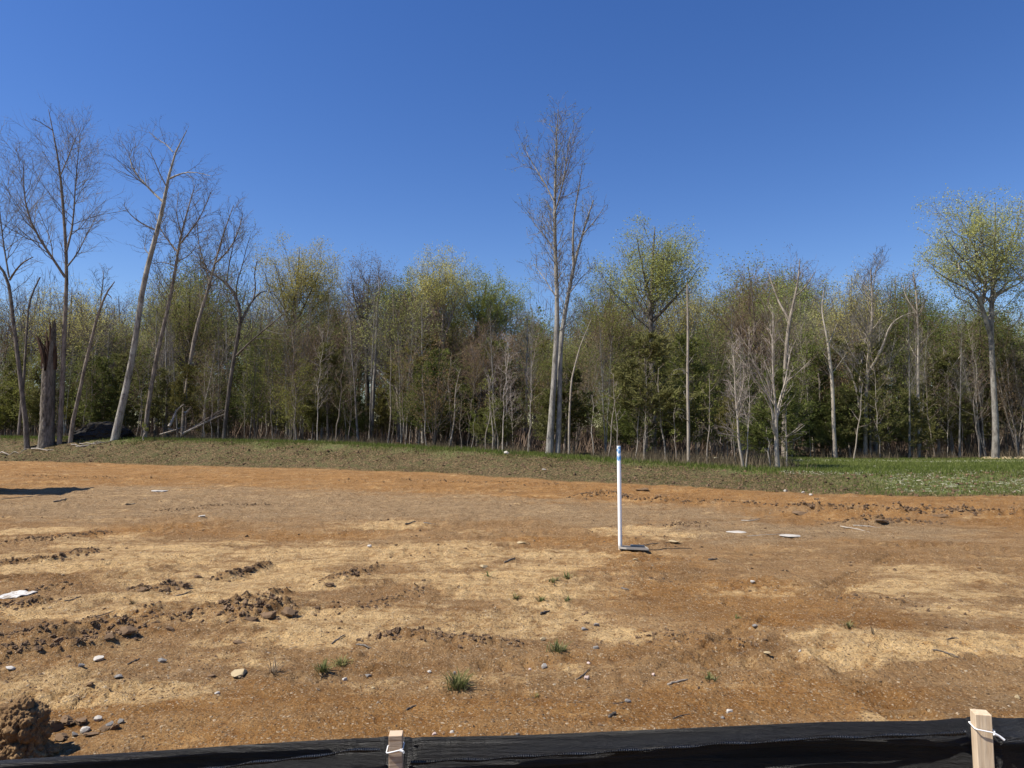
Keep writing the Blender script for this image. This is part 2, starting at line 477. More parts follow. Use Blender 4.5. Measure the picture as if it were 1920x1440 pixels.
def bark_mat(name, c1, c2, scale=6.0, lichen=None):
    m, nt, b = new_mat(name, .9, .1)
    tc = N(nt, 'ShaderNodeTexCoord'); mp = N(nt, 'ShaderNodeMapping'); mp.inputs['Scale'].default_value = (1, 1, .25)
    nt.links.new(tc.outputs['Object'], mp.inputs[0])
    n = noise(nt, mp.outputs[0], scale * 1.3, 6, .8)
    oi = N(nt, 'ShaderNodeObjectInfo')
    c = ramp(nt, n, [(.36, c1), (.62, c2)])
    n2 = noise(nt, tc.outputs['Object'], 2.2, 4, .6)
    if lichen: c = mix(nt, ramp(nt, n2, [(.5, (0, 0, 0)), (.62, (.7, .7, .7))]), c, lichen)
    tone = ramp(nt, oi.outputs['Random'], [(0, (.8, .78, .76)), (1, (1.15, 1.15, 1.12))])
    c = mix(nt, 1.0, c, tone, 'MULTIPLY')
    nt.links.new(c, b.inputs['Base Color'])
    bump(nt, b, n, .03, .8)
    return m

def leaf_mat(name, cols, trans=.35):
    m = bpy.data.materials.new(name); m.use_nodes = True
    nt = m.node_tree; nt.nodes.clear()
    out = N(nt, 'ShaderNodeOutputMaterial')
    g = N(nt, 'ShaderNodeNewGeometry'); oi = N(nt, 'ShaderNodeObjectInfo'); tc = N(nt, 'ShaderNodeTexCoord')
    n = noise(nt, tc.outputs['Object'], .9, 2)
    f = mmath(nt, 'ADD', mmath(nt, 'MULTIPLY', g.outputs['Random Per Island'], .55), mmath(nt, 'MULTIPLY', n, .45))
    c = ramp(nt, f, [(.15 + .7 * i / max(1, len(cols) - 1), q) for i, q in enumerate(cols)])
    tone = ramp(nt, oi.outputs['Random'], [(0, (.78, .82, .7)), (.5, (1, 1, 1)), (1, (1.2, 1.08, .9))])
    c = mix(nt, 1.0, c, tone, 'MULTIPLY')
    d = N(nt, 'ShaderNodeBsdfDiffuse'); t = N(nt, 'ShaderNodeBsdfTranslucent'); mx = N(nt, 'ShaderNodeMixShader'); mx.inputs[0].default_value = trans
    nt.links.new(c, d.inputs[0]); nt.links.new(c, t.inputs[0]); nt.links.new(d.outputs[0], mx.inputs[1]); nt.links.new(t.outputs[0], mx.inputs[2])
    nt.links.new(mx.outputs[0], out.inputs[0])
    return m

M = {}
M['ground'] = make_ground_mat()
M['bark_grey'] = bark_mat('grey_bark', (.075, .066, .056), (.36, .335, .295), lichen=(.36, .35, .31))
M['bark_silver'] = bark_mat('silvery_bark', (.10, .092, .08), (.37, .35, .31))
M['bark_dark'] = bark_mat('dark_bark', (.035, .030, .026), (.20, .175, .15))
M['bark_pale'] = bark_mat('pale_bark', (.23, .195, .155), (.45, .40, .335))
M['bark_tan'] = bark_mat('tan_bark', (.085, .070, .056), (.36, .31, .255))
M['twig_grey'] = bark_mat('grey_twigs', (.115, .10, .085), (.23, .21, .185))
M['twig_brown'] = bark_mat('brown_twigs', (.12, .085, .06), (.235, .17, .125))
M['twig_pale'] = bark_mat('pale_twigs', (.27, .215, .185), (.42, .36, .32))
M['leaf_yellow'] = leaf_mat('yellow_green_buds', [(.30, .31, .10), (.46, .46, .165), (.58, .55, .25)])
M['leaf_gold'] = leaf_mat('golden_buds', [(.34, .31, .10), (.50, .44, .15), (.58, .50, .22)])
M['leaf_green'] = leaf_mat('fresh_green_leaves', [(.16, .20, .055), (.27, .32, .09), (.38, .42, .14)])
M['leaf_olive'] = leaf_mat('olive_leaves', [(.11, .125, .035), (.19, .215, .065), (.28, .30, .10)])
M['leaf_rust'] = leaf_mat('rusty_buds', [(.14, .10, .05), (.22, .16, .085), (.28, .22, .13)])
M['cedar'] = leaf_mat('cedar_sprays', [(.06, .075, .024), (.13, .15, .045), (.23, .24, .08)], .35)
M['cedar_warm'] = leaf_mat('bronzed_cedar_sprays', [(.08, .082, .03), (.16, .16, .058), (.25, .24, .10)], .35)
M['grass'] = leaf_mat('grass_blades', [(.075, .10, .022), (.14, .175, .045), (.24, .25, .09)], .3)
M['tuft'] = leaf_mat('tuft_blades', [(.09, .10, .04), (.16, .175, .07), (.33, .29, .16)], .3)
M['bank_grass'] = leaf_mat('bank_grass_blades', [(.06, .065, .022), (.12, .11, .045), (.20, .155, .08)], .2)
M['straw'] = leaf_mat('straw_bits', [(.20, .145, .07), (.40, .31, .17), (.60, .50, .33)], .1)
M['mulch'] = leaf_mat('pale_straw_mulch', [(.45, .42, .33), (.62, .58, .47), (.78, .74, .63)], .1)
M['weed'] = leaf_mat('dry_weeds', [(.10, .075, .05), (.19, .145, .10), (.29, .235, .165)], .2)
M['pebble'] = stone_mat('pebbles', [(.13, .085, .05), (.24, .155, .085), (.34, .235, .13), (.42, .30, .17), (.50, .41, .29)], 30)
M['clod'] = stone_mat('soil_clods', [(.12, .078, .046), (.19, .122, .07), (.26, .172, .10)], 25, .98)
M['white_rock'] = stone_mat('white_rock', [(.46, .42, .36), (.58, .54, .47)], 20)
M['grey_rock'] = stone_mat('grey_rock', [(.22, .205, .185), (.32, .30, .27)], 20)
M['tan_rock'] = stone_mat('yellow_tan_rock', [(.44, .33, .18), (.56, .45, .27)], 20)
M['pink_rock'] = stone_mat('pinkish_rock', [(.55, .42, .36), (.68, .55, .48)], 20)
M['char'] = stone_mat('charred_wood', [(.012, .010, .008), (.05, .042, .033)], 10)

# ------------------------------------------------------------------ the ground sheet
def build_ground():
    f2 = .9
    inner = np.linspace(-.80, .80, 640)
    outer = np.geomspace(.88, 12, 40)
    a = np.concatenate([-outer[::-1], inner, outer])
    inv = np.linspace(1 / 3.0, 1 / 46, 270)
    rows_near = 1 / inv
    # a few more rows across the bank
    extra = np.concatenate([np.linspace(1.8, 2.95, 10), np.linspace(4.2, 9.5, 120), np.linspace(15.5, 24, 60), np.linspace(24.1, 42, 110)])
    rows = np.unique(np.concatenate([np.linspace(-60, 1.6, 14), rows_near, extra, np.geomspace(46.5, 1500, 34)]))
    A, Y = np.meshgrid(a, rows)
    X = A * np.sqrt(Y * Y + 3.0)
    Z = ground_h(X, Y)
    V = np.stack([X, Y, Z], -1).reshape(-1, 3)
    nr, nc = A.shape
    i = np.arange(nr - 1)[:, None] * nc + np.arange(nc - 1)[None]
    Fq = np.stack([i, i + 1, i + 1 + nc, i + nc], -1).reshape(-1, 4)
    me = mesh_np('ground', V, [Fq], [M['ground']], smooth=True)
    x, y = X.ravel(), Y.ravel()
    s = zone(x, y, sand_px, 300); o = zone(x, y, orange_px, 400); g = zone(x, y, grav_px, 500)
    o = np.maximum(o, .7 * sstep(12.5, 21, y + 5 * fbm(x * .25, y * .5, 4, 313))); g = .8 * g * (1 - .8 * sstep(17, 20, y) * sstep(-6, 3, x))
    ty = toe_y(x); k = (y - ty)
    rr = ridge_field(x, y)
    s = s * (1 - sstep(.012, .035, rr) * .85)
    nb = .9 * fbm(x * .7, y * .7, 4, 91)
    bank = sstep(-.35, .3, k + .5 * nb)
    green_r = sstep(7.5, 10.5, x + 1.5 * nb)
    turf = .75 * sstep(BANKW - 1.2, BANKW + .6, k + 1.8 * nb)
    turf = np.maximum(turf, green_r * sstep(-.2, .8, k + nb) * .8)
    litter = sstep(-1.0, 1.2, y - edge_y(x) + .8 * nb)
    for nm, cols in (('zones', (s, o, g)), ('turf', (turf, bank, litter))):
        ca = me.color_attributes.new(nm, 'FLOAT_COLOR', 'POINT')
        arr = np.ones((len(x), 4), np.float32)
        for j, q in enumerate(cols): arr[:, j] = q
        ca.data.foreach_set('color', arr.ravel())
    link('ground', me, kind='structure')
build_ground()

# ------------------------------------------------------------------ trees
def tube_arrays(pts, rad, k):
    """pts (M,n,3), rad (M,n) -> verts, quads"""
    Mn, n, _ = pts.shape
    tan = np.gradient(pts, axis=1)
    tan /= np.linalg.norm(tan, axis=2, keepdims=True) + 1e-9
    mt = tan.mean(1)
    ref = np.where((np.abs(mt[:, 2]) < .8)[:, None], np.array([[0, 0, 1.]]), np.array([[1., 0, 0]]))
    u = np.cross(tan, ref[:, None, :]); u /= np.linalg.norm(u, axis=2, keepdims=True) + 1e-9
    w = np.cross(tan, u)
    an = np.arange(k) * 2 * np.pi / k
    V = pts[:, :, None, :] + rad[:, :, None, None] * (np.cos(an)[None, None, :, None] * u[:, :, None, :] + np.sin(an)[None, None, :, None] * w[:, :, None, :])
    b = np.arange(Mn)[:, None, None] * (n * k) + np.arange(n - 1)[None, :, None] * k
    j = np.arange(k)[None, None, :]; j2 = (j + 1) % k
    Fq = np.stack([b + j, b + j2, b + k + j2, b + k + j], -1).reshape(-1, 4)
    return V.reshape(-1, 3), Fq

def resample(P, R, n):
    P = np.array(P, float); R = np.array(R, float)
    d = np.concatenate([[0], np.cumsum(np.linalg.norm(np.diff(P, axis=0), axis=1))])
    t = np.linspace(0, d[-1], n)
    # smooth (Catmull-like) by interpolating then averaging
    Q = np.stack([np.interp(t, d, P[:, i]) for i in range(3)], -1)
    Q[1:-1] = Q[1:-1] * .5 + (Q[:-2] + Q[2:]) * .25
    return Q, np.interp(t, d, R)

def spawn(P, Rd, r, per_m=None, count=None, t0=.2, t1=1., ang=(35, 60), lf=.5, taper=.5, up=.1, wig=.12, n=5, rk=.55, rmin=.003, lmax=9, lmin=.05, tipk=.3, bell=False):
    Nn, m, _ = P.shape
    seg = np.linalg.norm(np.diff(P, axis=1), axis=2); L = seg.sum(1)
    if count is not None: c = np.full(Nn, count)
    else: c = np.maximum(1, np.round(per_m * L * (t1 - t0) + r.uniform(-.4, .4, Nn))).astype(int)
    par = np.repeat(np.arange(Nn), c)
    k = np.concatenate([np.arange(q) for q in c]) if len(c) else np.array([])
    t = t0 + (t1 - t0) * (k + r.uniform(0, 1, len(k))) / c[par]
    fi = t * (m - 1); i0 = np.clip(fi.astype(int), 0, m - 2); fr = (fi - i0)[:, None]
    pos = P[par, i0] * (1 - fr) + P[par, i0 + 1] * fr
    tan = P[par, i0 + 1] - P[par, i0]; tan /= np.linalg.norm(tan, axis=1, keepdims=True) + 1e-9
    rp = Rd[par, i0] * (1 - fr[:, 0]) + Rd[par, i0 + 1] * fr[:, 0]
    az = k * 2.4 + r.uniform(0, 2 * np.pi, len(k)) * .5 + par * 1.7
    ref = np.where((np.abs(tan[:, 2]) < .9)[:, None], np.array([[0, 0, 1.]]), np.array([[1., 0, 0]]))
    u = np.cross(tan, ref); u /= np.linalg.norm(u, axis=1, keepdims=True) + 1e-9
    w = np.cross(tan, u)
    side = np.cos(az)[:, None] * u + np.sin(az)[:, None] * w
    a = np.radians(r.uniform(ang[0], ang[1], len(k)))[:, None]
    d = tan * np.cos(a) + side * np.sin(a)
    shape = (1 - taper * t)
    if bell: shape = shape * (.45 + .55 * np.sin(np.clip((t - t0) / (1 - t0) * 1.15 + .12, 0, 1) * np.pi))
    ln = np.clip(L[par] * lf * shape * r.uniform(.65, 1.25, len(k)), lmin, lmax)
    Q = np.empty((len(k), n, 3)); Q[:, 0] = pos
    for s in range(1, n):
        d = d + np.array([0, 0, up]) + r.normal(0, wig, d.shape)
        d /= np.linalg.norm(d, axis=1, keepdims=True)
        Q[:, s] = Q[:, s - 1] + d * (ln / (n - 1))[:, None]
    r0 = np.maximum(np.minimum(rp * rk, ln * .011 + .003), rmin)
    RR = r0[:, None] * (1 - (1 - tipk) * np.linspace(0, 1, n)[None])
    return Q, RR

LEAF = np.array([[-.5, -.25, 0], [.55, 0, .1], [-.2, .45, 0]]), np.array([[0, 1, 2]])
def leaves(Q, r, n, size, spread, droop=0):
    m = Q.shape[1]
    w_ = np.clip(.62 + .45 * vnoise3(Q[:, 0] * .9 + 5, 3) + .5 * vnoise3(Q[:, 0] * 2.8, 4), .05, 2)
    par = r.choice(len(Q), n, p=w_ / w_.sum())
    i = r.integers(1, m, n)
    pos = Q[par, i] + r.normal(0, spread, (n, 3)); pos[:, 2] -= droop
    R = rand_rot(n, r) * (size * r.uniform(.6, 1.4, n))[:, None, None]
    return stamp(LEAF[0], LEAF[1], R, pos)

def pack(parts):
    """parts: list of (V, F, mat_index) all quads"""
    V = []; Fs = []; mi = []; off = 0
    for v, f, m in parts:
        V.append(v); Fs.append(f + off); mi.append(np.full(len(f), m)); off += len(v)
    return np.concatenate(V), Fs, np.concatenate(mi)

def cone_arrays(pts, rad):
    """one three-sided spike per twig (first to last point)"""
    n = len(pts)
    a = pts[:, 0]; b = pts[:, -1]; d = b - a; d /= np.linalg.norm(d, axis=1, keepdims=True) + 1e-9
    ref = np.where((np.abs(d[:, 2]) < .8)[:, None], np.array([[0, 0, 1.]]), np.array([[1., 0, 0]]))
    u = np.cross(d, ref); u /= np.linalg.norm(u, axis=1, keepdims=True); w = np.cross(d, u)
    V = np.empty((n, 4, 3))
    for k in range(3):
        t = k * 2.0944
        V[:, k] = a + rad[:, :1] * (math.cos(t) * u + math.sin(t) * w)
    V[:, 3] = b
    F3 = np.array([[0, 1, 3], [1, 2, 3], [2, 0, 3]])[None] + (np.arange(n) * 4)[:, None, None]
    return V.reshape(-1, 3), F3.reshape(-1, 3)

def dome_limbs(stems, r, centre, rad, n, lean=.3):
    """limbs that leave the stem and end on a rounded crown surface"""
    cx, cy, cz = centre; rx, ry, rz = rad
    i = np.arange(n) + .5
    zz = 1 - 1.52 * i / n; ph = i * 2.39996 + r.normal(0, .25, n)
    q = np.sqrt(np.clip(1 - zz * zz, 0, 1))
    f = r.uniform(.62, 1.04, n) * (1 + .14 * np.sin(ph * 2 + 1.3) * q + .10 * np.sin(ph * 3 + cz) * q)
    T = np.stack([cx + rx * q * np.cos(ph) * f, cy + ry * q * np.sin(ph) * f, cz + rz * zz * f], -1)
    st_ = stems[r.integers(0, len(stems), n)]
    top = st_[:, -1, 2]; lo = cz - rz * 1.3
    h0 = np.clip(lo + (T[:, 2] - (cz - rz * .5)) * .60 + r.uniform(-.3, .3, n) * rz * .3, lo - rz * .15, top * .97)
    P0 = np.empty((n, 3))
    for k in range(n):
        for a in range(3): P0[k, a] = np.interp(h0[k], st_[k, :, 2], st_[k, :, a])
    D = T - P0; L = np.linalg.norm(D, axis=1, keepdims=True)
    C = P0 + D * .42 + np.array([0, 0, 1.]) * L * .05 + np.stack([D[:, 0], D[:, 1], D[:, 0] * 0], -1) * .16 + r.normal(0, .04, (n, 3)) * L
    t = np.linspace(0, 1, 9)[None, :, None]
    Q = (1 - t) ** 2 * P0[:, None] + 2 * t * (1 - t) * C[:, None] + t * t * T[:, None]
    Q[:, 1:-1] += r.normal(0, .022, (n, 7, 3)) * L[:, None]
    R0 = .0085 * L[:, 0] + .008
    return Q, R0[:, None] * (1 - .82 * np.linspace(0, 1, 9)[None] ** .8)

def crown_meshes(name, stems, srad, r, S, mats):
    """stems: (N,n,3) main stems. Returns trunk mesh (stems + big limbs) and crown mesh (twigs + leaves)"""
    if S.get('dome'):
        L1, R1 = dome_limbs(stems, r, *S['dome'])
    else:
        L1, R1 = spawn(stems, srad, r, **S['l1'])
    if S.get('extra') is not None:
        e, er = S['extra']; L1 = np.concatenate([L1, e]); R1 = np.concatenate([R1, er])
    src = np.concatenate([L1] + ([stems[:, :, :]] if False else []))
    L2, R2 = spawn(src, R1, r, **S['l2'])
    # twigs also on the upper stem
    L3, R3 = spawn(L2, R2, r, **S['l3'])
    tv = []
    v, f = tube_arrays(stems, srad, S.get('k0', 8)); tv.append((v, f, 0))
    v, f = tube_arrays(L1, R1, 5); tv.append((v, f, 0))
    V, Fc, _ = pack(tv)
    trunk = mesh_np(name + '_trunk', V, Fc, [mats[0]], smooth=True)
    cv = []
    v, f = tube_arrays(L2, R2, 3); cv.append((v, f, 0))
    v, f = tube_arrays(L3, R3, 3) if 'l4' in S else cone_arrays(L3, R3); cv.append((v, f, 0))
    last = L3
    if 'l4' in S:
        L4, R4 = spawn(L3, R3, r, **S['l4'])
        v, f = cone_arrays(L4, R4); cv.append((v, f, 0)); last = L4
    if S.get('leaf'):
        nn, size, spread = S['leaf']
        v, f = leaves(last, r, nn, size, spread); cv.append((v, f, 1))
    V, Fc, mi = pack(cv)
    crown = mesh_np(name + '_crown', V, Fc, [mats[1], mats[2]], smooth=False, mat_idx=mi)
    return trunk, crown

def auto_stem(r, h, rad, lean=.04, wig=.03, n=14, tip=.12):
    z = np.linspace(0, h, n)
    dx = np.cumsum(r.normal(0, wig, n)) * h / n; dy = np.cumsum(r.normal(0, wig, n)) * h / n
    la = r.uniform(0, 2 * np.pi)
    P = np.stack([dx - dx[0] + z * lean * np.cos(la), dy - dy[0] + z * lean * np.sin(la), z], -1)
    R = rad * (1 - (1 - tip) * (z / h) ** .8); R[0] *= 1.35; R[1] *= 1.05
    return P, R

def style(kind, h=12.):
    """branching recipes"""
    if kind == 'bare':      # tall narrow bare tree
        return dict(l1=dict(per_m=3.4, t0=.38, t1=.99, ang=(28, 55), lf=.24, taper=.72, up=.13, wig=.11, n=7, rk=.45),
                    l2=dict(per_m=4.5, t0=.12, t1=1, ang=(28, 55), lf=.48, taper=.4, up=.12, wig=.14, n=5, rmin=.008),
                    l3=dict(per_m=5.5, t0=.1, t1=1, ang=(25, 55), lf=.55, taper=.3, up=.10, wig=.16, n=3, rmin=.0065, lmin=.25),
                    l4=dict(per_m=7, t0=.1, t1=1, ang=(22, 50), lf=.7, taper=.2, up=.1, wig=.15, n=2, rmin=.0065, lmin=.22))
    if kind == 'round':     # broad rounded crown
        return dict(l1=dict(per_m=2.8, t0=.36, t1=.99, ang=(35, 66), lf=.44, taper=.5, up=.17, wig=.10, n=8, rk=.5, bell=True),
                    l2=dict(per_m=3.6, t0=.18, t1=1, ang=(30, 55), lf=.45, taper=.4, up=.13, wig=.14, n=5, rmin=.008),
                    l3=dict(per_m=4.6, t0=.1, t1=1, ang=(25, 55), lf=.55, taper=.3, up=.10, wig=.16, n=3, rmin=.0065, lmin=.25),
                    l4=dict(per_m=5, t0=.2, t1=1, ang=(25, 50), lf=.65, taper=.2, up=.1, wig=.15, n=2, rmin=.006, lmin=.2))
    if kind == 'dome':
        return dict(l1=dict(n=9),
                    l2=dict(per_m=3.4, t0=.25, t1=1, ang=(25, 52), lf=.32, taper=.25, up=.10, wig=.13, n=5, rmin=.008, lmax=1.6),
                    l3=dict(per_m=4.6, t0=.1, t1=1, ang=(25, 55), lf=.5, taper=.3, up=.08, wig=.16, n=3, rmin=.0065, lmin=.25),
                    l4=dict(per_m=4.6, t0=.2, t1=1, ang=(25, 50), lf=.7, taper=.2, up=.08, wig=.15, n=2, rmin=.006, lmin=.2))
    if kind == 'sapling':
        return dict(k0=6, l1=dict(per_m=4.5, t0=.25, t1=.99, ang=(35, 62), lf=.24, taper=.5, up=.10, wig=.12, n=5, rk=.45, rmin=.007),
                    l2=dict(per_m=6.5, t0=.15, t1=1, ang=(30, 60), lf=.45, taper=.3, up=.06, wig=.16, n=4, rmin=.0055, lmin=.15),
                    l3=dict(per_m=8.0, t0=.1, t1=1, ang=(30, 60), lf=.5, taper=.2, up=.04, wig=.18, n=2, rmin=.005, lmin=.15))

protos = {}
def add_proto(kind, trunk, crown, h, mats=None): protos.setdefault(kind, []).append((trunk, crown, h))

def gen_protos():
    r = np.random.default_rng(5)
    spec = [('bare', 'bare', 3, None, 'bark_grey', 'twig_grey', None),
            ('bare_brown', 'round', 2, (6000, .06, .14), 'bark_dark', 'twig_brown', 'leaf_rust'),
            ('yellow', 'round', 2, (9000, .08, .16), 'bark_tan', 'twig_grey', 'leaf_yellow'),
            ('olive', 'round', 2, (14000, .09, .18), 'bark_dark', 'twig_brown', 'leaf_olive'),
            ('green', 'round', 1, (15000, .09, .18), 'bark_grey', 'twig_grey', 'leaf_green'),
            ('gold', 'round', 1, (12000, .085, .16), 'bark_dark', 'twig_grey', 'leaf_gold')]
    for kind, st, cnt, leaf, b, tw, lf in spec:
        for i in range(cnt):
            h = 12.
            nst = 2 if (i % 2 == 1) else 1
            st_l = []
            P, R = auto_stem(r, h, .15); st_l.append((P, R))
            if nst == 2:
                P2, R2 = auto_stem(r, h * .92, .11, lean=.22); st_l.append((P2, R2))
            stems = np.stack([s[0] for s in st_l]); srad = np.stack([s[1] for s in st_l])
            S = style(st)
            if st == 'round':
                S = style('dome'); w_ = r.uniform(2.4, 3.2); rz_ = r.uniform(3.2, 4.0)
                S['dome'] = ((stems[0, -1, 0] * .7, stems[0, -1, 1] * .7, h - rz_ - .1), (w_, w_, rz_), 30)
            if leaf: S['leaf'] = leaf
            t, c = crown_meshes(kind, stems, srad, r, S, [M[b], M[tw], M[lf or 'leaf_rust']])
            add_proto(kind, t, c, h)
    for i in range(4):
        h = 7.
        P, R = auto_stem(r, h, .036, lean=.08, wig=.10, tip=.15)
        S = style('sapling')
        if i % 2: S['leaf'] = (900, .06, .05)
        pal = i < 3
        t, c = crown_meshes('sapling', P[None], R[None], r, S, [M['bark_pale'] if i < 2 else M['bark_tan'], M['twig_pale'] if i == 0 else M['twig_brown'], M['leaf_olive']])
        add_proto('sapling', t, c, h)
    # understory tangle: many-stemmed brown thicket tree with few leaves
    for i in range(2):
        h = 7.
        ss = [auto_stem(r, h * r.uniform(.6, 1), .035, lean=r.uniform(.02, .3), wig=.07, tip=.15) for _ in range(5)]
        S = dict(k0=4, l1=dict(per_m=2.6, t0=.15, t1=.98, ang=(25, 60), lf=.3, taper=.4, up=.08, wig=.14, n=5, rk=.45, rmin=.007),
                 l2=dict(per_m=3.8, t0=.1, t1=1, ang=(30, 60), lf=.5, taper=.3, up=.04, wig=.18, n=4, rmin=.005, lmin=.2),
                 l3=dict(per_m=4, t0=.1, t1=1, ang=(30, 60), lf=.5, taper=.2, up=.02, wig=.18, n=2, rmin=.0045, lmin=.15), leaf=(5500 if i else 2600, .075, .14))
        t, c = crown_meshes('thicket', np.stack([a for a, _ in ss]), np.stack([b for _, b in ss]), r, S, [M['bark_tan'], M['twig_brown'], M['leaf_olive'] if i else M['leaf_rust']])
        add_proto('thicket', t, c, h)
    # cedars: trunk, ascending branches, sprays of narrow blades
    spray = np.array([[0, -.12, 0], [1, -.05, .02], [1, .05, .02], [0, .12, 0]]), np.array([[0, 1, 2, 3]])
    for i in range(4):
        h = 6.
        P, R = auto_stem(r, h, .08, lean=.03, wig=.03)
        Q1, q1 = spawn(P[None], R[None], r, per_m=13, t0=.12 if i < 3 else .3, t1=.99, ang=(50, 85), lf=.36, taper=.78, up=.10, wig=.09, n=6, rk=.35, rmin=.008)
        Q2, q2 = spawn(Q1, q1, r, per_m=6.5, t0=.25, t1=1, ang=(30, 60), lf=.42, taper=.3, up=.03, wig=.14, n=4, rmin=.005, lmin=.15)
        v, f = tube_arrays(P[None], R[None], 7); v2, f2 = tube_arrays(Q1, q1, 3)
        V, Fc, mi = pack([(v, f, 0), (v2, f2, 0)])
        t = mesh_np('cedar_trunk', V, Fc, [M['bark_tan']], smooth=True)
        # sprays along second order branches
        nn = 10500
        par = r.integers(0, len(Q2), nn); k = r.integers(0, 3, nn); fr = r.uniform(0, 1, nn)[:, None]
        pos = Q2[par, k] * (1 - fr) + Q2[par, k + 1] * fr + r.normal(0, .045, (nn, 3))
        d = Q2[par, k + 1] - Q2[par, k]; d /= np.linalg.norm(d, axis=1, keepdims=True) + 1e-9
        d = d + r.normal(0, .55, (nn, 3)) + np.array([0, 0, .15]); d /= np.linalg.norm(d, axis=1, keepdims=True)
        rv = r.normal(0, 1, (nn, 3)); b = np.cross(d, rv); b /= np.linalg.norm(b, axis=1, keepdims=True); cc = np.cross(d, b)
        ln = r.uniform(.09, .22, nn)
        Rm = np.stack([d * ln[:, None], b * ln[:, None] * .9, cc * ln[:, None]], -1)
        v, f = stamp(spray[0], spray[1], Rm, pos)
        v3, f3 = tube_arrays(Q2, q2, 3)
        V, Fc, mi = pack([(v3, f3, 0), (v, f, 1)])
        c = mesh_np('cedar_crown', V, Fc, [M['twig_brown'], M['cedar'] if i % 2 == 0 else M['cedar_warm']], mat_idx=mi)
        add_proto('cedar', t, c, h)
gen_protos()

NAMES = {'bare': 'bare_tree', 'bare_brown': 'bare_tree', 'yellow': 'budding_tree', 'olive': 'leafing_tree', 'green': 'leafing_tree', 'gold': 'budding_tree', 'sapling': 'sapling', 'thicket': 'thicket_shrub', 'cedar': 'cedar_tree'}
CATS = {'sapling': 'sapling', 'thicket': 'shrub', 'cedar': 'cedar tree'}
def region(x, y):
    u = 960 + F * x / max(y, 1)
    for lim, t in ((-10, 'beyond the left edge'), (160, 'behind the broken trunk'), (330, 'behind the leaning trunks'), (480, 'behind the brush pile'), (640, 'below the golden crown'), (800, 'under the rounded bare grey crown'), (980, 'left of the tallest tree'),
                   (1150, 'right behind the tallest tree'), (1330, 'behind the white pipe'), (1500, 'behind the white-twigged tree'), (1700, 'behind the pale forked tree'), (1930, 'around the large right-hand tree')):
        if u < lim: return t
    return 'beyond the right edge'
def place(kind, idx, x, y, h, label, group=None, rz=None, wide=1.0, tilt=0):
    depth = y - float(edge_y(np.array([x]))[0])
    label = label.replace(' deep in the wood', '').replace(' standing', '').replace(' in the understory of the wood', '').replace(' among the trees', '').replace(' in the row along the wood edge', '')
    label = label + ' ' + ('near the wood edge ' if depth < 8 else 'in the wood ' if depth < 22 else 'deep in the wood ') + region(x, y)
    t, c, ph = protos[kind][idx % len(protos[kind])]
    e = bpy.data.objects.new(NAMES[kind], None); COL.objects.link(e)
    e.empty_display_size = .2
    e.location = (x, y, gz(x, y) - .06)
    e.rotation_euler = (tilt * math.cos(x * 7), tilt * math.sin(x * 5), random.uniform(0, 6.28) if rz is None else rz)
    s = h / ph
    e.scale = (s * wide, s * wide, s)
    e['label'] = label; e['category'] = CATS.get(kind, 'tree')
    if group: e['group'] = group
    a = bpy.data.objects.new('trunk', t); a.parent = e; COL.objects.link(a)
    b = bpy.data.objects.new('crown', c); b.parent = e; COL.objects.link(b)
    return e

random.seed(4)
sky_px = [(-300, 520), (0, 535), (100, 505), (160, 515), (240, 560), (330, 525), (440, 500), (500, 510), (560, 530), (620, 535), (690, 535), (750, 560), (820, 550), (900, 560), (960, 570), (1010, 540), (1080, 560), (1150, 520), (1220, 545), (1300, 530), (1350, 560),
          (1430, 520), (1510, 510), (1560, 545), (1625, 520), (1690, 540), (1740, 555), (1790, 580), (1860, 580), (1920, 575), (2300, 560)]
def skyline(u): return np.interp(u, [a for a, _ in sky_px], [b for _, b in sky_px])

def px_height(u, v, Y, z):         # height of something rooted at z whose top is seen at v
    return float(at_depth(u, v, Y)[2]) - z

# --- rows of wood behind the edge
kinds = ['bare'] * 30 + ['bare_brown'] * 28 + ['yellow'] * 13 + ['olive'] * 20 + ['green'] * 6 + ['gold'] * 3
WLAB = {'bare': ('bare grey tree standing deep in the wood', 'bare grey trees deep in the wood'),
        'bare_brown': ('bare brown-twigged tree standing deep in the wood', 'brown-twigged trees deep in the wood'),
        'yellow': ('tree with pale yellow-green buds deep in the wood', 'yellow-green budding trees deep in the wood'),
        'olive': ('tree with thin olive leaves deep in the wood', 'olive-leaved trees deep in the wood'),
        'green': ('fresh bright green tree deep in the wood', 'fresh green trees deep in the wood'),
        'gold': ('tree with golden buds deep in the wood', 'golden budding trees deep in the wood')}
cnt = 0
taken = []
while cnt < 175:
    y = 24 + 62 * random.random() ** .8
    x = random.uniform(-.86, .86) * y
    if y < edge_y(np.array([x]))[0] + 3.5: continue
    if any((x - a) ** 2 + (y - b) ** 2 < 2.6 for a, b in taken): continue
    taken.append((x, y))
    u = 960 + F * x / y
    k = random.choice(kinds)
    z = gz(x, y)
    v = skyline(u) + random.uniform(-26, 95)
    h = px_height(u, v, y, z)
    place(k, random.randrange(9), x, y, h, *WLAB[k], wide=random.uniform(.85, 1.35), tilt=.04)
    cnt += 1
cnt = 0
while cnt < 140:
    x = random.uniform(-33, 33)
    d = 1.2 + random.random() ** 1.8 * 26
    y = edge_y(np.array([x]))[0] + d
    if abs(x) > .85 * y: continue
    u = 960 + F * x / y
    v = random.uniform(625, 765)
    h = px_height(u, v, y, gz(x, y))
    place('cedar', random.randrange(4), x, y, h, 'dark green cedar in the understory of the wood', 'cedars in the understory', wide=random.uniform(.9, 1.5))
    cnt += 1
cnt = 0
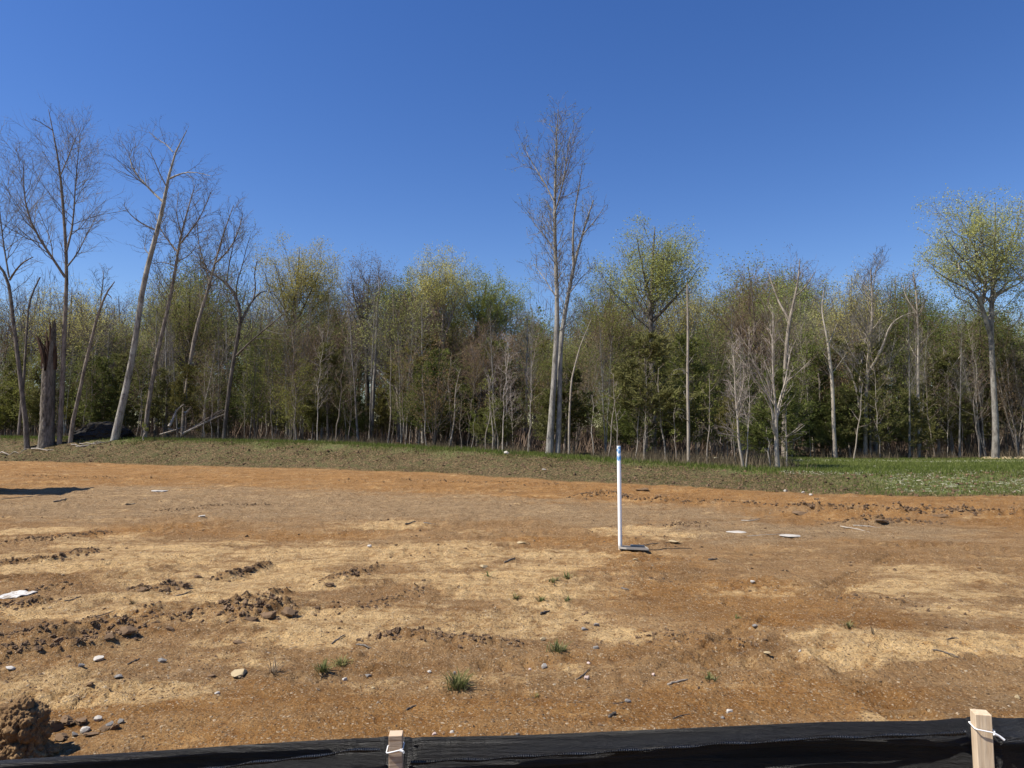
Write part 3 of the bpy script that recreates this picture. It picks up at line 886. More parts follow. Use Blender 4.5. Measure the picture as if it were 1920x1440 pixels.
while cnt < 135:
    y = 22 + 48 * random.random()
    x = random.uniform(-.85, .85) * y
    d = y - edge_y(np.array([x]))[0]
    if d < .6: continue
    u = 960 + F * x / y
    h = px_height(u, random.uniform(590, 720), y, gz(x, y))
    place('thicket', random.randrange(2), x, y, h, 'brown many-stemmed shrub among the trees', 'brown shrubs among the trees', wide=random.uniform(.8, 1.3))
    cnt += 1
cnt = 0
while cnt < 62:
    u = random.uniform(-40, 1960)
    y = random.uniform(22, 46)
    x = (u - 960) / F * y
    d = y - edge_y(np.array([x]))[0]
    if d < -.6 or d > 4: continue
    h = px_height(u, random.uniform(600, 740), y, gz(x, y))
    place('sapling', random.randrange(4), x, y, h, 'thin sapling in the row along the wood edge', 'thin saplings along the wood edge', wide=random.uniform(.8, 1.2), tilt=.05)
    cnt += 1

cnt = 0
while cnt < 34:
    x = random.uniform(-32, 30); y = float(edge_y(np.array([x]))[0]) + random.uniform(.5, 7)
    if abs(x) > .85 * y: continue
    u = 960 + F * x / y
    place('bare', random.randrange(3), x, y, px_height(u, random.uniform(540, 650), y, gz(x, y)), 'slim dark bare tree', 'slim bare trees along the wood edge', wide=random.uniform(.5, .75), tilt=.06)
    cnt += 1

# --- trees one can tell apart
def px_poly(pts, Y, rad_px, r, dy=0.0, n=14):
    """pts in photo px; dy spreads the limb in depth along its length"""
    P = []
    for i, (u, v) in enumerate(pts):
        t = i / (len(pts) - 1)
        P.append(at_depth(u, v, Y + dy * t))
    k = Y / F
    R = np.interp(np.linspace(0, 1, len(pts)), np.linspace(0, 1, len(rad_px)), rad_px) * k * .42
    return resample(P, R, n)

def hero(name, label, base_uv, stems, limbs, S, mats, seed, Y=None, flare=True, cat='tree'):
    """stems/limbs: list of (pts, widths_px, dy)"""
    r = np.random.default_rng(seed)
    if Y is None:
        x, Y = ground_at(*base_uv)
    ox = (base_uv[0] - 960) / F * Y; oz = gz(ox, Y)
    root = np.array([ox, Y, oz])
    SP = []; SR = []
    for pts, w, dy in stems:
        P, R = px_poly(pts, Y, w, r, dy)
        SP.append(P - root); SR.append(R)
    SP = np.stack(SP); SR = np.stack(SR)
    # sink the first stem into the soil and flare it
    SP[0, 0, 2] = -.1
    if flare: SR[0, 0] *= 1.12
    if limbs:
        EP = []; ER = []
        for pts, w, dy in limbs:
            Y0 = Y
            P, R = px_poly(pts, Y0, w, r, dy, n=S['l1'].get('n', 7))
            EP.append(P - root); ER.append(R)
        S['extra'] = (np.stack(EP), np.stack(ER))
    if S.get('dome_px'):
        u, v, rx, ry, n_ = S['dome_px']; k = Y / F
        S['dome'] = (at_depth(u, v, Y) - root, (rx * k, rx * k * .9, ry * k), n_)
    t, c = crown_meshes(name, SP, SR, r, S, mats)
    e = bpy.data.objects.new(name, None); COL.objects.link(e); e.location = root
    e.empty_display_size = .2
    e['label'] = label; e['category'] = cat
    link('trunk', t, e); link('crown', c, e)
    return e

def st(kind, **ov):
    S = style(kind)
    for k, v in ov.items():
        if isinstance(v, dict): S[k].update(v)
        else: S[k] = v
    return S
G, D, PA, TN = M['bark_grey'], M['bark_dark'], M['bark_pale'], M['bark_tan']
TG, TB, TP = M['twig_grey'], M['twig_brown'], M['twig_pale']

LY = 37.0   # the left group stands just behind the bank's crest
hero('bare_tree', 'leftmost slim dark tree bending out of the frame', (52, 818),
     [([(52, 818), (44, 760), (37, 700), (30, 640), (23, 590), (17, 520), (0, 495), (-30, 470)], (11, 9, 8, 6, 4), 0), ([(35, 815), (42, 740), (47, 680), (50, 620), (55, 560), (75, 520)], (7, 5, 3), 1)],
     [([(18, 525), (30, 505), (45, 490), (62, 482)], (5, 2), -1), ([(17, 520), (5, 450), (0, 400), (-5, 340)], (4, 1), 1)],
     st('bare', l1=dict(per_m=2.4, t0=.45), l3=dict(per_m=4.2), l4=dict(per_m=4.5)), [D, TG, TG], 21, Y=LY)
hero('bare_tree', 'tall slim forked bare tree just right of the broken trunk', (112, 817),
     [([(112, 817), (116, 740), (120, 660), (121, 600), (126, 530), (124, 460), (117, 370), (111, 300), (97, 240), (91, 205)], (10, 10, 9, 7, 6, 3, 1.2), .5)],
     [([(122, 520), (108, 495), (90, 472), (66, 440), (50, 405), (43, 360), (42, 330), (45, 298)], (6, 5, 3, 1), -1.5), ([(126, 500), (145, 478), (158, 450), (166, 425), (190, 412)], (4, 2, 1), 1.5),
      ([(125, 470), (138, 430), (139, 370), (146, 300), (150, 250)], (5, 3, 1), 1), ([(113, 330), (130, 290), (140, 262), (152, 240)], (3, 1), 1), ([(100, 245), (80, 232), (62, 222)], (2.5, 1), -1)],
     st('bare', l1=dict(per_m=1.7, t0=.5, lf=.12), l3=dict(per_m=4.2), l4=dict(per_m=4.5),), [TN, TG, TG], 22, Y=LY)
hero('bare_tree', 'bent bare stem with a snapped top left of the leaning trees', (132, 812),
     [([(132, 812), (140, 775), (150, 735), (158, 690), (170, 645), (180, 600), (193, 565), (204, 535), (215, 528)], (9, 8, 7, 6, 4, 2), 0)],
     [([(200, 550), (208, 556), (210, 562)], (3, 1), 0), ([(160, 668), (175, 655), (186, 630)], (3, 1), 1)],
     st('bare', l1=dict(per_m=.5, t0=.4, lf=.08), l2=dict(per_m=1.5), l3=dict(per_m=2)), [TN, TG, TG], 23, Y=LY)
hero('bare_tree', 'tallest of the leaning trees on the left, thick bare trunk', (215, 820),
     [([(215, 820), (232, 750), (248, 675), (258, 610), (268, 530), (286, 465), (298, 425), (309, 370), (317, 330), (325, 285), (335, 262), (350, 245)], (17, 14, 12, 11, 9, 6, 3, 1.5), 0)],
     [([(290, 430), (268, 421), (250, 408), (238, 396), (232, 384)], (4, 2.5, 1), -1.2), ([(305, 378), (285, 360), (265, 338), (245, 312), (237, 290), (250, 275)], (6, 4, 2, 1), 1.2),
      ([(318, 335), (340, 324), (365, 322), (395, 330)], (5, 2, 1), -1), ([(324, 285), (310, 268), (295, 262), (280, 248)], (3, 1), 1), ([(312, 350), (296, 320), (290, 300), (275, 275)], (3, 1), -1), ([(282, 478), (270, 468), (275, 440)], (3, 1), 1)],
     st('bare', l1=dict(per_m=2.5, t0=.55, lf=0.14), l3=dict(per_m=4.2), l4=dict(per_m=4.5),), [G, TG, TG], 24, Y=LY)
hero('bare_tree', 'second leaning tree with a broad twiggy crown of bare branches', (272, 803),
     [([(272, 803), (282, 735), (297, 650), (314, 585), (325, 530), (333, 480), (338, 440), (352, 395), (366, 345)], (10, 9, 8, 6, 4, 1.5), 0)],
     [([(335, 475), (318, 455), (300, 430), (290, 400)], (4, 1.5), 1), ([(335, 460), (360, 430), (380, 400), (395, 360)], (4, 1.5), -1), ([(333, 490), (355, 480), (375, 450)], (3, 1), 1), ([(330, 500), (305, 490), (285, 495)], (3, 1), 1), ([(340, 440), (330, 400), (335, 360)], (3, 1), 1)],
     st('bare', l1=dict(per_m=3.6, t0=.5, lf=0.22),), [TN, TG, TG], 25, Y=LY + 1)
hero('bare_tree', 'grey trunk curving right behind the brush pile', (343, 800),
     [([(343, 800), (350, 730), (357, 680), (368, 612), (385, 560), (395, 530), (402, 495), (418, 440), (438, 385)], (11, 10, 8, 6, 4, 1.5), 0)],
     [([(395, 535), (385, 500), (372, 460), (370, 420)], (4, 1.5), 1), ([(402, 495), (430, 470), (450, 430), (455, 400)], (4, 1.5), -1), ([(388, 550), (405, 520), (430, 515)], (3, 1), 1)],
     st('bare', l1=dict(per_m=3.6, t0=.5, lf=0.21)), [TN, TG, TG], 26, Y=LY + 3)
hero('bare_tree', 'dark crooked tree forking twice, left of the golden crown', (420, 815),
     [([(420, 815), (428, 740), (436, 690), (442, 650), (452, 610), (453, 585), (443, 555), (438, 540), (425, 528), (402, 516), (380, 500)], (9, 9, 8, 8, 7, 5, 3), 0)],
     [([(452, 605), (462, 580), (475, 562), (485, 548), (500, 545)], (7, 4, 2), 1), ([(475, 562), (480, 540), (476, 515), (482, 490)], (4, 2), 1), ([(443, 555), (442, 530), (455, 500), (460, 470), (470, 440)], (4, 2, 1), -1),
      ([(425, 528), (430, 490), (440, 450), (438, 420)], (3.5, 1), 1), ([(440, 670), (470, 640), (500, 615), (530, 590)], (5, 2), -2)],
     st('round', l1=dict(per_m=3.9, t0=.35, lf=.26), leaf=(900, .06, .05)), [D, TG, M['leaf_olive']], 27, Y=LY)
hero('budding_tree', 'rounded tree with golden-topped crown left of centre', (545, 800),
     [([(545, 800), (547, 720), (548, 640), (552, 590), (556, 540), (560, 500), (562, 468)], (14, 10, 6, 1), 0), ([(547, 640), (535, 580), (525, 530), (515, 490)], (7, 3, 1), 1), ([(548, 620), (570, 575), (590, 530), (605, 500)], (7, 3, 1), -1)],
     [], st('dome', dome_px=(560, 537, 74, 74, 40), leaf=(31687, .066, .16)), [D, TG, M['leaf_gold']], 28, Y=46)
hero('bare_tree', 'rounded bare grey crown right of the golden one', (690, 800),
     [([(690, 800), (688, 700), (686, 620), (690, 560), (692, 515)], (12, 7, 1), 0), ([(686, 650), (672, 590), (660, 540), (664, 525)], (7, 3, 1), 1), ([(687, 640), (705, 590), (715, 540), (720, 530)], (7, 3, 1), -1)],
     [], st('dome', dome_px=(690, 550, 62, 70, 40), leaf=(7393, .066, .16)), [D, TG, M['leaf_rust']], 29, Y=50)
hero('leafing_tree', 'tree with a low rounded grey-green crown left of the forked one', (745, 800),
     [([(745, 800), (745, 700), (748, 620), (755, 560), (760, 545)], (14, 9, 3), 0), ([(745, 680), (760, 620), (785, 580), (795, 555)], (7, 4, 2), 1), ([(745, 680), (735, 620), (725, 580), (722, 555)], (7, 4, 2), 1)],
     [], st('dome', dome_px=(756, 585, 60, 58, 36), leaf=(31687, .066, .16)), [TN, TG, M['leaf_olive']], 30, Y=46)
hero('leafing_tree', 'forked tree with thin pale green crown near the centre left', (830, 800),
     [([(830, 800), (831, 700), (830, 620), (832, 560), (838, 500), (834, 500)], (11, 7, 4, 1), 0), ([(830, 650), (815, 590), (800, 540), (790, 525)], (6, 3, 1), 1), ([(831, 640), (848, 590), (856, 550), (860, 535)], (6, 3, 1), -1)],
     [], st('dome', dome_px=(826, 540, 60, 70, 36), leaf=(19012, .066, .16)), [TN, TG, M['leaf_yellow']], 31, Y=44)
hero('leafing_tree', 'bright fresh green crown left of the tallest tree', (900, 800),
     [([(885, 800), (888, 700), (893, 630), (905, 580), (912, 530)], (13, 9, 3), 0), ([(890, 650), (915, 600), (935, 570), (950, 545)], (7, 4, 2), 1)],
     [], st('dome', dome_px=(908, 582, 60, 66, 38), leaf=(31687, .066, .16)), [D, TG, M['leaf_green']], 32, Y=46)

hero('tall_bare_tree', 'tallest tree, twin grey trunks rising at the centre of the bank', (1030, 852),
     [([(1030, 852), (1036, 751), (1043, 648), (1046, 571), (1042, 500), (1040, 430), (1039, 376), (1043, 310), (1042, 255), (1047, 205)], (17, 13, 12, 10, 9, 7.5, 6, 4.5, 2.5, 1.2), .3),
      ([(1046, 850), (1049, 780), (1050, 700), (1050, 640), (1058, 590), (1066, 555), (1072, 515), (1080, 480), (1092, 440), (1102, 405), (1113, 375)], (12, 11, 11, 10, 9, 8, 7, 5, 4, 2), 1.2),
      ([(1076, 500), (1074, 460), (1075, 420), (1080, 380), (1088, 340), (1092, 305)], (7, 5, 4, 2, 1), -.8)],
     [([(1041, 470), (1020, 440), (1005, 425), (990, 395)], (3, 1), 1), ([(1040, 380), (1020, 340), (1000, 310), (985, 280)], (4, 1.5), 1), ([(1040, 400), (1055, 350), (1062, 300), (1070, 250)], (4, 1.5), -1),
      ([(1044, 560), (1020, 520), (1000, 495)], (3, 1), 1.5), ([(1092, 440), (1115, 415), (1135, 385)], (3, 1), -1), ([(1050, 620), (1070, 605), (1090, 590)], (3, 1), 1), ([(1068, 550), (1090, 520), (1112, 500)], (3, 1), 1)],
     st('bare', l1=dict(per_m=9.5, t0=.44, lf=.125, taper=.6, ang=(28, 55), up=.11), leaf=(2600, .045, .03)), [M['bark_silver'], TG, M['leaf_olive']], 33)
hero('sapling', 'tall thin bent sapling just right of the tallest tree', (1067, 854),
     [([(1067, 854), (1067, 790), (1070, 740), (1071, 710), (1080, 680), (1088, 645), (1098, 625), (1110, 595)], (6, 5, 4, 2.5, 1), 0)], [],
     st('sapling', l1=dict(per_m=2.4, t0=.3, lf=.1)), [PA, TB, M['leaf_olive']], 34, cat='sapling')
hero('budding_tree', 'broad airy tree with a pale yellow-green crown right of the tallest', (1225, 830),
     [([(1225, 830), (1224, 720), (1222, 640), (1220, 590), (1222, 540), (1224, 480), (1228, 425)], (17, 14, 11, 7, 2), 0), ([(1221, 600), (1205, 580), (1190, 555), (1172, 515), (1160, 490)], (8, 6, 3, 1.5), 1.5), ([(1222, 605), (1245, 580), (1270, 555), (1295, 525), (1312, 500)], (8, 6, 3, 1.5), -1),
      ([(1222, 570), (1208, 520), (1200, 480), (1195, 450)], (6, 3, 1), -1), ([(1223, 550), (1240, 500), (1250, 470), (1262, 445)], (6, 3, 1), 1)],
     [], st('dome', dome_px=(1232, 518, 96, 96, 34), leaf=(23237, .066, .16)), [D, TG, M['leaf_yellow']], 35, Y=36)
hero('sapling', 'straight slender pole-like tree, tallest thin stem right of the white pipe', (1291, 869),
     [([(1291, 869), (1291, 800), (1289, 720), (1290, 640), (1289, 570), (1288, 530)], (8, 7, 6, 4, 1.5), 0)],
     [([(1290, 700), (1275, 690), (1262, 695)], (2, 1), -.8), ([(1291, 790), (1275, 778), (1262, 770)], (2, 1), -.8)],
     st('sapling', l1=dict(per_m=3.9, t0=.25, lf=.10), ), [PA, TG, M['leaf_yellow']], 36, cat='sapling')
hero('sapling', 'pale crooked sapling with a hooked base, left of the white-twigged tree', (1394, 878),
     [([(1394, 878), (1392, 862), (1386, 842), (1384, 805), (1382, 770), (1378, 740), (1378, 700), (1374, 640)], (7, 6, 5, 4, 3, 1.5), 0)],
     [([(1383, 812), (1365, 803), (1340, 797)], (2.5, 1), -1), ([(1384, 820), (1365, 815), (1345, 812)], (2, 1), -1), ([(1381, 765), (1392, 735), (1395, 700)], (3, 1), .6)],
     st('sapling', l1=dict(per_m=7.5, t0=.35, lf=.26, up=.16, ang=(30, 50)),), [PA, TP, TP], 37, cat='sapling')
hero('white_twigged_tree', 'white-barked small tree with a fan of pinkish white twigs', (1458, 879),
     [([(1458, 879), (1456, 845), (1455, 812), (1456, 780), (1452, 740), (1449, 700), (1448, 650), (1450, 600)], (11, 9, 7, 4, 3, 1.2), 0), ([(1455, 812), (1449, 795), (1449, 770), (1440, 740), (1424, 725), (1408, 700), (1395, 665)], (6, 4, 3, 1), -.8),
      ([(1456, 800), (1458, 765), (1463, 745), (1473, 715), (1478, 680), (1484, 650)], (5, 4, 3, 1), .6), ([(1458, 825), (1448, 800), (1446, 790)], (6, 5, 4), -.3)],
     [([(1456, 770), (1440, 720), (1420, 690), (1400, 668), (1388, 640)], (3, 1), -.8), ([(1475, 715), (1495, 700), (1520, 675)], (2, 1), -.5), ([(1472, 820), (1490, 808), (1505, 795)], (2, 1), -.5)],
     st('sapling', l1=dict(per_m=3.6, t0=.25, lf=.34, taper=.45, up=.12, wig=.05, ang=(20, 38), rmin=.009), l2=dict(per_m=4.5, ang=(18, 38), lf=.5, wig=.07, up=.1, rmin=.007), l3=dict(per_m=4.5, ang=(18, 38), rmin=.006)), [PA, TP, TP], 38)
hero('sapling', 'thin pale stem close beside the white-twigged tree', (1475, 879),
     [([(1475, 879), (1475, 845), (1474, 815), (1473, 780)], (4, 3, 1.5), 0)],
     [([(1475, 820), (1490, 812), (1508, 798)], (1.8, 1), -.5), ([(1475, 830), (1492, 825), (1502, 818)], (1.8, 1), .5)],
     st('sapling', l1=dict(per_m=4.5, t0=.4, lf=.3)), [PA, TP, TP], 39, cat='sapling')
hero('bare_tree', 'dark-topped tree behind the white-twigged one, reaching above the skyline', (1470, 840),
     [([(1470, 840), (1471, 760), (1472, 700), (1475, 640), (1482, 590), (1490, 560), (1497, 530), (1500, 485)], (12, 10, 9, 7, 5, 2), 0), ([(1480, 600), (1462, 570), (1450, 540), (1440, 510)], (6, 4, 1.5), 1)],
     [([(1492, 555), (1510, 540), (1528, 510)], (4, 1.5), -1)], st('bare', l1=dict(per_m=3.9, t0=.5, lf=.2)), [TN, TG, TG], 40, Y=34)
hero('bare_tree', 'curving white trunk snapped short behind the shrubs right of centre', (1566, 848),
     [([(1566, 848), (1563, 800), (1562, 750), (1560, 710), (1556, 675), (1553, 645), (1546, 610)], (9, 8, 8, 7, 6, 4), 0)],
     [([(1553, 650), (1562, 625), (1570, 605)], (3, 1), .5), ([(1548, 620), (1540, 580), (1545, 545)], (4, 1.5), .5)],
     st('bare', l1=dict(per_m=2.7, t0=.55, lf=.3)), [PA, TG, TG], 41, Y=35.5)
hero('bare_tree', 'pale multi-forked tree with spreading limbs left of the big right-hand tree', (1622, 845),
     [([(1622, 845), (1623, 780), (1625, 730), (1626, 695), (1630, 650), (1636, 600), (1636, 560), (1632, 505)], (9, 8, 7, 5, 2), 0), ([(1626, 700), (1640, 680), (1655, 650), (1668, 610), (1690, 592), (1715, 585)], (6, 5, 3, 1), -1), ([(1612, 780), (1613, 700), (1620, 650), (1625, 620)], (6, 5, 3), .8),
      ([(1612, 770), (1606, 730), (1596, 700), (1575, 665), (1560, 650)], (5, 4, 2), .5)],
     [([(1632, 640), (1615, 610), (1600, 590)], (3, 1), -1)], st('bare', l1=dict(per_m=4.1, t0=.35, lf=.24, taper=.3)), [PA, TG, TG], 42, Y=36)
hero('bare_tree', 'slim straight pale trunk above the cedars on the right', (1722, 840),
     [([(1722, 840), (1722, 760), (1721, 700), (1722, 640), (1720, 590), (1718, 540), (1712, 510)], (6, 5, 4, 2), 0)], [([(1720, 590), (1700, 560), (1690, 530)], (3, 1), .5)],
     st('bare', l1=dict(per_m=5.2, t0=.5, lf=.22)), [PA, TB, TG], 43, Y=36.5)
hero('dead_leaning_tree', 'dead pale trunk leaning left above the cedars', (1836, 790),
     [([(1836, 792), (1825, 760), (1812, 725), (1800, 705), (1785, 690), (1778, 670), (1770, 655)], (5, 5, 4, 2), 0)], [([(1785, 690), (1800, 668), (1812, 652)], (3, 1.5), 0), ([(1780, 680), (1770, 668), (1768, 650)], (2, 1), 0)],
     st('bare', l1=dict(per_m=1.4, t0=.5, lf=.12), l2=dict(per_m=1.5), l3=dict(per_m=1.5), l4=dict(per_m=1.5)), [PA, TP, TG], 44, Y=39, flare=False)
hero('budding_tree', 'large spreading tree with a yellow-green crown at the right edge', (1866, 858),
     [([(1866, 858), (1868, 800), (1864, 750), (1862, 700), (1858, 640), (1858, 600), (1860, 560), (1864, 500), (1866, 440), (1866, 380)], (15, 13, 12, 11, 11, 11, 9, 6, 4, 1.5), 0),
      ([(1858, 630), (1848, 600), (1840, 568), (1828, 548), (1800, 535), (1770, 520), (1745, 500)], (11, 9, 6, 3, 1), -1), ([(1842, 570), (1850, 530), (1835, 480), (1815, 440), (1795, 400)], (8, 6, 4, 1.5), 1.5),
      ([(1860, 560), (1880, 545), (1905, 535), (1940, 510)], (6, 4, 1.5), -1), ([(1862, 530), (1885, 480), (1905, 430), (1915, 385)], (7, 4, 1.5), 1), ([(1848, 535), (1820, 500), (1790, 470), (1770, 440)], (6, 3, 1.2), -1)],
     [], st('dome', dome_px=(1848, 482, 112, 98, 38), leaf=(31687, .066, .16)), [G, TG, M['leaf_yellow']], 45, Y=35)
# saplings one can point to along the edge
sap = [(648, 828, 735, 3), (727, 831, 650, 5), (800, 838, 700, 4), (843, 838, 690, 5), (759, 833, 740, 2.5), (883, 842, 770, 3), (911, 845, 700, 4), (923, 845, 705, 4.5), (933, 845, 740, 3), (1113, 856, 740, 4), (1140, 858, 700, 4),
       (1190, 862, 730, 4), (1207, 864, 780, 3), (1248, 866, 690, 5), (1268, 868, 760, 3), (380, 824, 640, 6), (612, 826, 700, 4), (556, 826, 700, 6), (270, 826, 800, 3), (1600, 862, 720, 4), (497, 824, 745, 3.5), (1160, 862, 700, 3), (1326, 872, 700, 4), (1445, 878, 800, 4)]
sl = ['with a forked whitish top', 'wavy and whitish', 'whitish and slightly bowed', 'leaning right at its foot', 'short and thin', 'thin grey-brown', 'pale and straight', 'pale, beside its twin', 'short, beside the pale pair', 'straight and pale', 'slightly leaning', 'with a kinked stem', 'short and forked',
      'tall, straight and pale', 'thin and short', 'with a pale foot in front of the brush pile', 'thin, behind the grass strip', 'dark, leaning at the foot', 'tiny whitish', 'pale, at the corner of the green field', 'whitish, before the dark hollow', 'thin, behind the pipe top', 'whitish, left of the hooked sapling', 'thin, left of the white-twigged tree']
for i, ((u, v, vt, w), lb) in enumerate(zip(sap, sl)):
    r = random.Random(100 + i)
    pts = []
    lean = r.uniform(-.10, .14); k = 6
    for j in range(k):
        t = j / (k - 1)
        pts.append((u + lean * (v - vt) * t + r.uniform(-1, 1) * 4 * (0 < j), v + (vt - v) * t))
    hero('sapling', 'sapling at the wood edge, ' + lb, (u, v), [(pts, (w * .8, w * .65, w * .42, 1), 0)], [],
         st('sapling', l1=dict(per_m=3.9, t0=.3, lf=.2), leaf=(250, .05, .05)), [PA, TP if i % 3 == 0 else TB, M['leaf_olive']], 200 + i, cat='sapling')

# --- the broken trunk
def snag():
    Y = LY; x, z = (90 - 960) / F * Y, 0
    z = gz(x, Y); k = Y / F
    r = np.random.default_rng(9)
    na, nh = 40, 46
    hs_ = np.linspace(0, 1, nh)
    an = np.arange(na) * 2 * np.pi / na
    # height of the bark by side: high right, low where it tore away in front
    top = (5.6 + .9 * np.cos(an - .3) + .35 * np.cos(an * 3 + 1) - 1.1 * np.exp(-((an - 4.75) / .45) ** 2)) * 1.0
    top = top + r.normal(0, .16, na)
    V = np.zeros((nh, na, 3))
    for i, t in enumerate(hs_):
        h = top * t
        rad = (12.6 - 2.4 * np.clip(h / 5, 0, 1.1)) * k + .07 * np.exp(-h / .35) + .012 * r.normal(0, 1, na)
        cx = -.05 * h * .15
        V[i, :, 0] = cx + rad * np.cos(an); V[i, :, 1] = rad * np.sin(an); V[i, :, 2] = h - .1
    b = np.arange(nh - 1)[:, None] * na + np.arange(na)[None]; b2 = np.arange(nh - 1)[:, None] * na + (np.arange(na)[None] + 1) % na
    Fq = np.stack([b, b2, b2 + na, b + na], -1).reshape(-1, 4)
    e = bpy.data.objects.new('broken_trunk', None); COL.objects.link(e); e.location = (x, Y, z)
    e['label'] = 'thick broken grey trunk with a torn reddish top'; e['category'] = 'dead tree'
    m = bark_mat('flaky_grey_bark', (.055, .048, .040), (.29, .26, .22), 4.5)
    link('bark', mesh_np('snag_bark', V.reshape(-1, 3), [Fq], [m], smooth=True), e)
    tm, nt, bb = new_mat('torn_brown_wood', .9)
    tc = N(nt, 'ShaderNodeTexCoord'); mp = N(nt, 'ShaderNodeMapping'); mp.inputs['Scale'].default_value = (6, 6, .8); nt.links.new(tc.outputs['Object'], mp.inputs[0])
    nn = noise(nt, mp.outputs[0], 2.5, 5, .7)
    nt.links.new(ramp(nt, nn, [(.3, (.03, .018, .012)), (.55, (.10, .060, .038)), (.75, (.24, .17, .11))]), bb.inputs['Base Color']); bump(nt, bb, nn, .05, 1)
    # solid splintered heartwood and upright shards
    sh = []; tops = [(70, 628), (76, 640), (82, 634), (88, 606), (93, 592), (97, 598), (101, 630), (86, 625), (91, 600), (79, 650), (74, 634), (98, 615)]
    for i, (u, v) in enumerate(tops):
        tp = at_depth(u, v, Y + r.uniform(-.1, .15)) - np.array([x, Y, z])
        bx = (u - 88) * k * .75; by = r.uniform(-.16, .2)
        P = np.array([[bx, by, 4.0], [bx * 1.05, by, 4.7], [(bx + tp[0]) / 2, by, (5.0 + tp[2]) / 2], tp])
        R = np.array([.11, .09, .05, .004]) * r.uniform(.6, 1.1)
        q, rr = resample(P, R, 7); sh.append((q, rr))
    v, f = tube_arrays(np.stack([a for a, _ in sh]), np.stack([b for _, b in sh]), 5)
    link('torn_wood', mesh_np('snag_torn', v, [f], [tm]), e)
    # split bark strip peeling to the left at the top
    P = np.array([at_depth(u, v2, Y - .25) for u, v2 in ((84, 690), (80, 665), (76, 648), (68, 628))]) - np.array([x, Y, z])
    q, rr = resample(P, [.03, .12, .10, .02], 8)
    v, f = tube_arrays(q[None], rr[None], 5)
    link('bark_strip', mesh_np('snag_strip', v, [f], [tm]), e)
    # thin dead stem standing behind it
snag()

# --- far wood closing the view
def far_wood():
    r = np.random.default_rng(77)
    n = 26000
    x = r.uniform(-95, 95, n); y = r.uniform(88, 104, n)
    u = 960 + F * x / y
    hmax = (800 - (skyline(u) + 30)) / F * y + H
    hz = hmax * (1 - r.uniform(0, 1, n) ** 1.6) * (.9 + .25 * vnoise(x * .25, y * .1, 3)) + .5
    stick = np.array([[-.5, 0, 0], [.5, 0, 0], [.25, .1, 1], [-.25, .1, 1]])
    R = rand_rot(n, r, .55)
    sc = np.stack([np.full(n, .045), np.full(n, .045), r.uniform(.6, 2.2, n)], -1)
    v1, f1 = stamp(stick, np.array([[0, 1, 2, 3]]), R * sc[:, None, :], np.stack([x, y, hz - 1], -1))
    n2 = 38000
    x = r.uniform(-95, 95, n2); y = r.uniform(86, 102, n2); u = 960 + F * x / y
    hmax = (800 - (skyline(u) + 40)) / F * y + H
    hz = hmax * r.uniform(0, 1, n2) ** 1.7 * (.85 + .3 * vnoise(x * .3, y * .1, 4))
    v2, f2 = stamp(LEAF[0], LEAF[1], rand_rot(n2, r) * r.uniform(.2, .45, n2)[:, None, None], np.stack([x, y, hz], -1))
    V, Fc, mi = pack([(v1, f1, 0), (v2, f2, 1)])
    link('far_wood', mesh_np('far_wood', V, Fc, [M['twig_brown'], M['leaf_olive']], mat_idx=mi), kind='stuff', label='brown and olive mass of wood closing the view far behind', cat='wood')
far_wood()

# ------------------------------------------------------------------ grass, straw, weeds
BLADE = np.array([[-.5, 0, 0], [.5, 0, 0], [.1, .35, 1.]]), np.array([[0, 1, 2]])
def blades(name, x, y, hgt, wid, mat, label, cat, r, tilt=.35, flat=False, fine=False):
    n = len(x)
    z = ground_h(x, y) - .01
    R = rand_rot(n, r, tilt)
    if flat:
        lie = rand_rot(n, r, .25)
        pv = np.array([[-.5, 0, .02], [-.4, .12, .05], [.5, .05, .03], [.45, -.08, .01]]); pf = np.array([[0, 3, 2, 1]])
        v, f = stamp(pv, pf, lie * np.stack([hgt, wid * 4, wid * 3], -1)[:, None, :], np.stack([x, y, z + .02], -1))
    else:
        v, f = stamp(BLADE[0], BLADE[1], R * np.stack([wid, hgt, hgt], -1)[:, None, :], np.stack([x, y, z], -1))
    return link(name, mesh_np(name, v, [f], [mat]), kind='stuff', label=label, cat=cat)

def scatter_bank(n, r, lo, hi, xlo=-32, xhi=22):
    x = r.uniform(xlo, xhi, n); k = r.uniform(lo, hi, n)
    return x, toe_y(x) + k, k
r = np.random.default_rng(3)
x, y, k = scatter_bank(80000, r, BANKW - 1.2, BANKW + 3.2)
m = (fbm(x * .9, y * .9, 3, 61) * .9 + (k - BANKW + .7) * 1.2 > r.uniform(-.3, .7, len(x))) & (y < edge_y(x) + 1)
x, y = x[m], y[m]
blades('grass_strip', x, y, r.uniform(.05, .16, len(x)), r.uniform(.012, .03, len(x)), M['grass'], 'green grass strip along the top of the bank', 'grass', r)
x = r.uniform(6, 32, 150000); y = r.uniform(16, 36.5, len(x))
kk = y - toe_y(x)
m = (kk > .1) & (x < y * .86) & (fbm(x * .5, y * .5, 3, 62) + (x - 8) * .25 + r.uniform(-.8, .8, len(x)) > 0.1) & (y < edge_y(x) + 1)
x, y = x[m], y[m]
blades('meadow_grass', x, y, r.uniform(.04, .12, len(x)), r.uniform(.012, .028, len(x)), M['grass'], 'short green grass over the field on the right', 'grass', r)
x, y, k = scatter_bank(52000, r, -.1, BANKW + .3)
m = 1.6 * fbm(x * .8, y * 1.1, 4, 63) + .3 * np.abs(k / BANKW - .5) > r.uniform(-.3, .7, len(x))
x, y = x[m], y[m]
blades('bank_grass', x, y, r.uniform(.03, .10, len(x)), r.uniform(.012, .025, len(x)), M['bank_grass'], 'sparse young grass coming up on the bare bank', 'grass', r)
x, y, k = scatter_bank(11000, r, .0, BANKW + .6)
